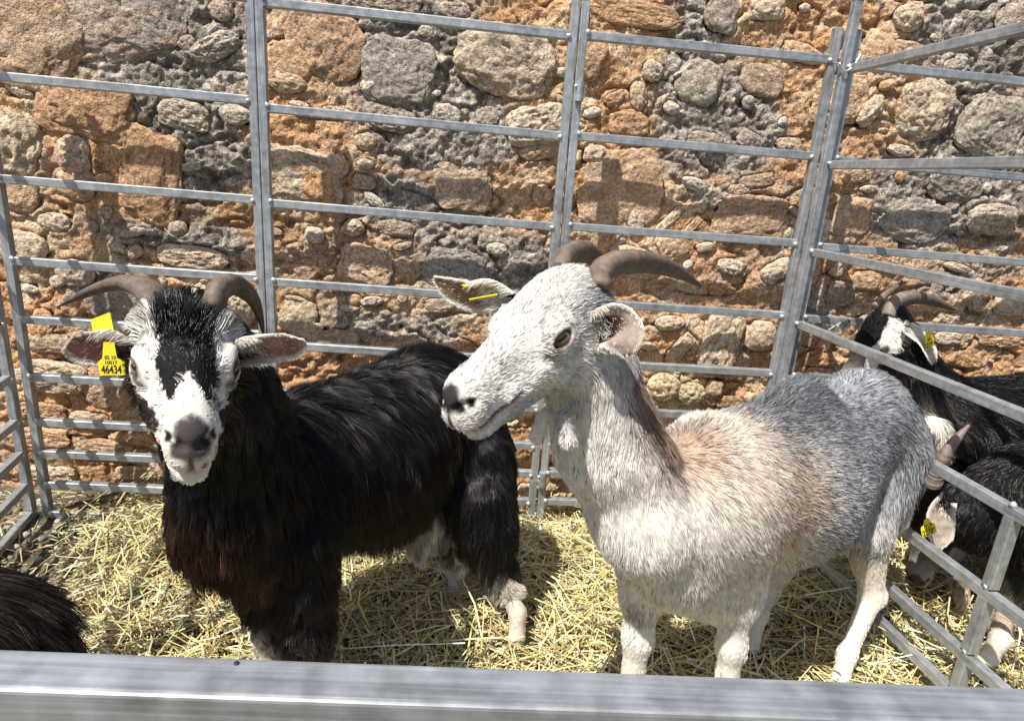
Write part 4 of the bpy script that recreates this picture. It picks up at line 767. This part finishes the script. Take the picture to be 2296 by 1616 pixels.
poll = P(2120, 1105, 1.52); nose = rays_fix(poll, 2052, 1300, .235, near=False); frb = head(b, poll, nose, 1, np.cross((0, 0, 1), nose-poll), (BK, BK, (.50, .44, .38), BK), 1.0, .012)
b.cone(frb['w'](.02, 0, -.07), P(2190, 1150, 1.46), .05, .09, .05, col=BK, hl=.03, flow=DN)
b.cone(P(2150, 1310, 1.44), P(2160, 1350, 1.43), .022, .012, .03, col=(.5, .4, .3), hl=.045, flow=DN)
q = Pz(2205, 1500, .0); leg(b, [P(2290, 1200, 1.38), P(2268, 1290, 1.37), P(2250, 1385, 1.36), q+(.02, 0, .09), q+(0, 0, .03)], [.070, .036, .022, .017, .022], [BK, BK, (.50, .40, .30), WH], [.03, .02, .012, .01]); hoof(q+(-.02, -.01, 0), (-1, -.3, 0), rb)
q = Pz(2215, 1425, .0); leg(b, [P(2320, 1200, 1.52), P(2270, 1290, 1.52), P(2235, 1340, 1.52), q+(.02, 0, .09), q+(0, 0, .03)], [.07, .04, .032, .022, .025], [BK, BK, (.50, .40, .30), (.5, .4, .3)], [.03, .02, .012, .01]); hoof(q+(-.02, 0, 0), (-1, 0, 0), rb)
for dy in (-.08, .08):
    q = np.array([Hd[0], Hd[1]+dy, 0]); leg(b, [q+(0, 0, .46), q+(0, 0, .36), q+(.04, 0, .25), q+(0, 0, .09), q+(-.01, 0, .03)], [.08, .05, .03, .022, .025], [BK, BK, GW, GW], [.03, .02, .012, .01]); hoof(q+(-.02, 0, 0), (-1, 0, 0), rb)
finish(b, rb, frb, simple_paint(0), .0075, 60000, 5, .0007, M_hairg, paintH=dark_hair, lift=.22, clump=.6, nguide=3000, jit=.12, grav=.1, push=0, skinmul=1); eyes(frb, rb)
horn([P(2092, 1085, 1.50), P(2104, 1050, 1.49), P(2122, 1015, 1.48), P(2148, 980, 1.48), P(2173, 953, 1.48)], [.034, .031, .026, .017, .006], rb, c0=(.24, .19, .16), c1=(.22, .17, .14))
ear([P(2118, 1120, 1.42), P(2110, 1145, 1.39), P(2106, 1172, 1.38), P(2108, 1203, 1.375), P(2103, 1230, 1.37)], [.022, .032, .036, .030, .008], (-.3, -1, .35), rb, (.46, .39, .33), (.5, .42, .35), cup=.55, rim=(.66, .6, .52), fur=2500)
ear([P(2190, 1068, 1.52), P(2212, 1058, 1.52), P(2232, 1050, 1.52), P(2250, 1044, 1.52)], [.018, .024, .020, .004], (-.1, -1, .5), rb, (.52, .45, .38), (.5, .42, .35), cup=.4, fur=1200)
ear_tag(P(2081, 1182, 1.355), (.93, .1, .36), (-.36, .1, .9), .040, [('22789', .40, -.32), ('14 017', .16, .0), ('FA 98', .18, .18)], rb)
def pHb2(X, C, N):
    n = len(X); out = C*np.exp(rng.normal(0, .4, n))[:, None]; br = rng.random(n) < .12; out[br] = np.array([.07, .05, .04])*rng.uniform(.3, 1.3, br.sum())[:, None]; return out, np.ones(n)
gf = empty('goat', (-.62, .72, 0), 'brown black goat whose shaggy back rises above the front rail at left', 'goat')
b = Body(); 
Sh = P(-480, 1440, .80); Hd = P(-95, 1500, .82); ax_ = nrm(Sh-Hd); lat = nrm(np.cross(ax_, (0, 0, 1))); back = -ax_
b.cone(Sh, Hd, .130, .118, .05, .95, lat, (.014, .010, .009), .11, back*1.2+DN*.5)
b.cone(Hd, P(60, 1600, .84), .112, .072, .05, col=(.014, .010, .009), hl=.12, flow=back*1.2+DN*.6)
b.cone(Sh, Sh+nrm(np.array([-.6, -.1, .5]))*.26, .10, .06, .05, col=BK, hl=.06, flow=DN)
poll = Sh+np.array([-.22, -.02, .27]); nose = poll+nrm(np.array([-.5, -.25, -.75]))*.25; frf = head(b, poll, nose, 1, np.cross((0, 0, 1), nose-poll), (BK, BK, BK, BK), 1.06, .014)
b.cone(frf['w'](.02, 0, -.07), Sh+nrm(np.array([-.6, -.1, .5]))*.2, .05, .07, .05, col=BK, hl=.05, flow=DN)
for qq, c in ((Sh, -1), (Sh, 1), (Hd, -1), (Hd, 1)):
    q = (qq+lat*.09*c)*[1, 1, 0]; leg(b, [q+(0, 0, qq[2]-.06), q+(0, 0, .30), q+(0, 0, .20), q+(0, 0, .08), q+(0, 0, .03)], [.07, .045, .032, .022, .025], [BK], [.05, .03, .012, .01]); hoof(q, ax_*[1, 1, 0], gf)
finish(b, gf, frf, simple_paint(0), .0085, 50000, 7, .00050, M_hairg, paintH=pHb2, cvar=.5, lift=.12, clump=.8, nguide=1300, jit=.07, grav=.1, wave=.03, push=.003, skinmul=1); eyes(frf, gf)
for c in (-1, 1):
    pp = frf['w'](-.005, .024*c, -.01); horn([pp, pp+np.array([.03, .02*c, .07]), pp+np.array([.10, .06*c, .09]), pp+np.array([.17, .10*c, .06])], [.026, .022, .014, .003], gf)
    pp = frf['w'](.01, .055*c, -.045); ear([pp, pp+frf['L']*c*.05, pp+frf['L']*c*.12+(0, 0, -.01)], [.018, .026, .006], (-.6, -.3, .1), gf, (.3, .2, .16), (.03, .02, .02), fur=800)

# ------------------------------------------------------------------ straw bedding and gravel
def straw(n, xr, yr, lr, wr, zr, tilt, cols, seed, skip=None):
    r = np.random.default_rng(seed); x = r.uniform(*xr, n); y = r.uniform(*yr, n)
    cov = sstep(-1.22, -.78, x+.35*fbm(np.stack([x, y], -1)*3.1+5, 3)+.10*(y-1.6)); keep = r.random(n) < .10+.9*cov
    keep &= (y < 2.10+.02*r.random(n)); x, y = x[keep], y[keep]; n = len(x)
    L = r.uniform(*lr, n)*np.exp(r.normal(0, .25, n)); Wd = r.uniform(*wr, n); a = r.uniform(0, 2*np.pi, n)+.8*fbm(np.stack([x, y], -1)*4+40, 2); ti = r.normal(0, tilt, n)
    bun = .018*fbm(np.stack([x, y], -1)*16+11, 2)
    z = gh(x, y)+r.uniform(*zr, n)**1+bun+abs(np.sin(ti))*L*.42
    d = np.stack([np.cos(a)*np.cos(ti), np.sin(a)*np.cos(ti), np.sin(ti)], -1); s_ = np.stack([-np.sin(a), np.cos(a), r.normal(0, .5, n)], -1); s_ /= np.linalg.norm(s_, axis=1)[:, None]; u = np.cross(d, s_)
    c = np.stack([x, y, z], -1); bend = (r.normal(0, .09, n)*L)[:, None]; V = []
    for t in (-.5, 0, .5):
        mid = c+d*(L*t)[:, None]+(u*bend+s_*bend*r.normal(0, 1, n)[:, None])*(0.25-t*t)*4
        V += [mid-s_*(Wd/2)[:, None], mid+u*(Wd*.35)[:, None], mid+s_*(Wd/2)[:, None]]
    V = np.stack(V, 1); F = []
    o = (np.arange(n)*9)[:, None]
    for k in (0, 3):
        for j in (0, 1): F.append(o+np.array([k+j, k+j+1, k+j+4, k+j+3])[None])
    F = np.vstack(F); cc = np.array(cols)[r.integers(0, len(cols), n)]*np.exp(r.normal(0, .22, n))[:, None]
    old = r.random(n) < .12; cc[old] *= .45
    me = mesh(V.reshape(-1, 3), F); vcol(me, np.clip(np.repeat(cc, 9, 0), .01, .9)); return me
YEL = [(.72, .60, .27), (.66, .54, .22), (.74, .65, .37), (.58, .45, .18), (.48, .46, .22), (.36, .38, .18), (.60, .48, .25), (.76, .71, .52), (.38, .29, .13), (.55, .54, .29)]
o = link('straw_bed', straw(46000, (-1.6, 2.3), (.25, 2.14), (.03, .09), (.0016, .0036), (-.012, .022), .24, YEL, 3), M_straw, None, False); tag(o, 'loose yellow straw strewn over the pen floor under the goats', 'straw', kind='stuff')
o = link('straw_bed', straw(16000, (-1.5, 2.3), (.25, 2.12), (.07, .17), (.0022, .0046), (.006, .036), .22, YEL, 4), M_straw, None, False); tag(o, 'longer straw stalks lying across the top of the bedding', 'straw', kind='stuff')
r = np.random.default_rng(9); nP = 2600; x = r.uniform(-1.75, -.55, nP); y = r.uniform(.6, 2.12, nP); s_ = .004+.012*r.random(nP)**2.5; V0, F0 = ICO[2]
sh = V0[None]*(1+.3*r.normal(0, .5, (nP, len(V0), 1)).clip(-.6, .6)*.5)*s_[:, None, None]*np.stack([r.uniform(.8, 1.4, nP), r.uniform(.7, 1.2, nP), r.uniform(.5, .8, nP)], -1)[:, None]
V = sh+np.stack([x, y, gh(x, y)+s_*.25], -1)[:, None]; F = (F0[None]+(np.arange(nP)*len(V0))[:, None, None]).reshape(-1, 3)
cc = np.array([(.22, .19, .16), (.30, .27, .23), (.15, .12, .10), (.40, .37, .32), (.24, .17, .12)])[r.integers(0, 5, nP)]
me = mesh(V.reshape(-1, 3), F); vcol(me, np.repeat(cc, len(V0), 0)); o = link('gravel', me, M_pebble); tag(o, 'small grey gravel showing through thin straw in the left back corner', 'gravel', kind='stuff')
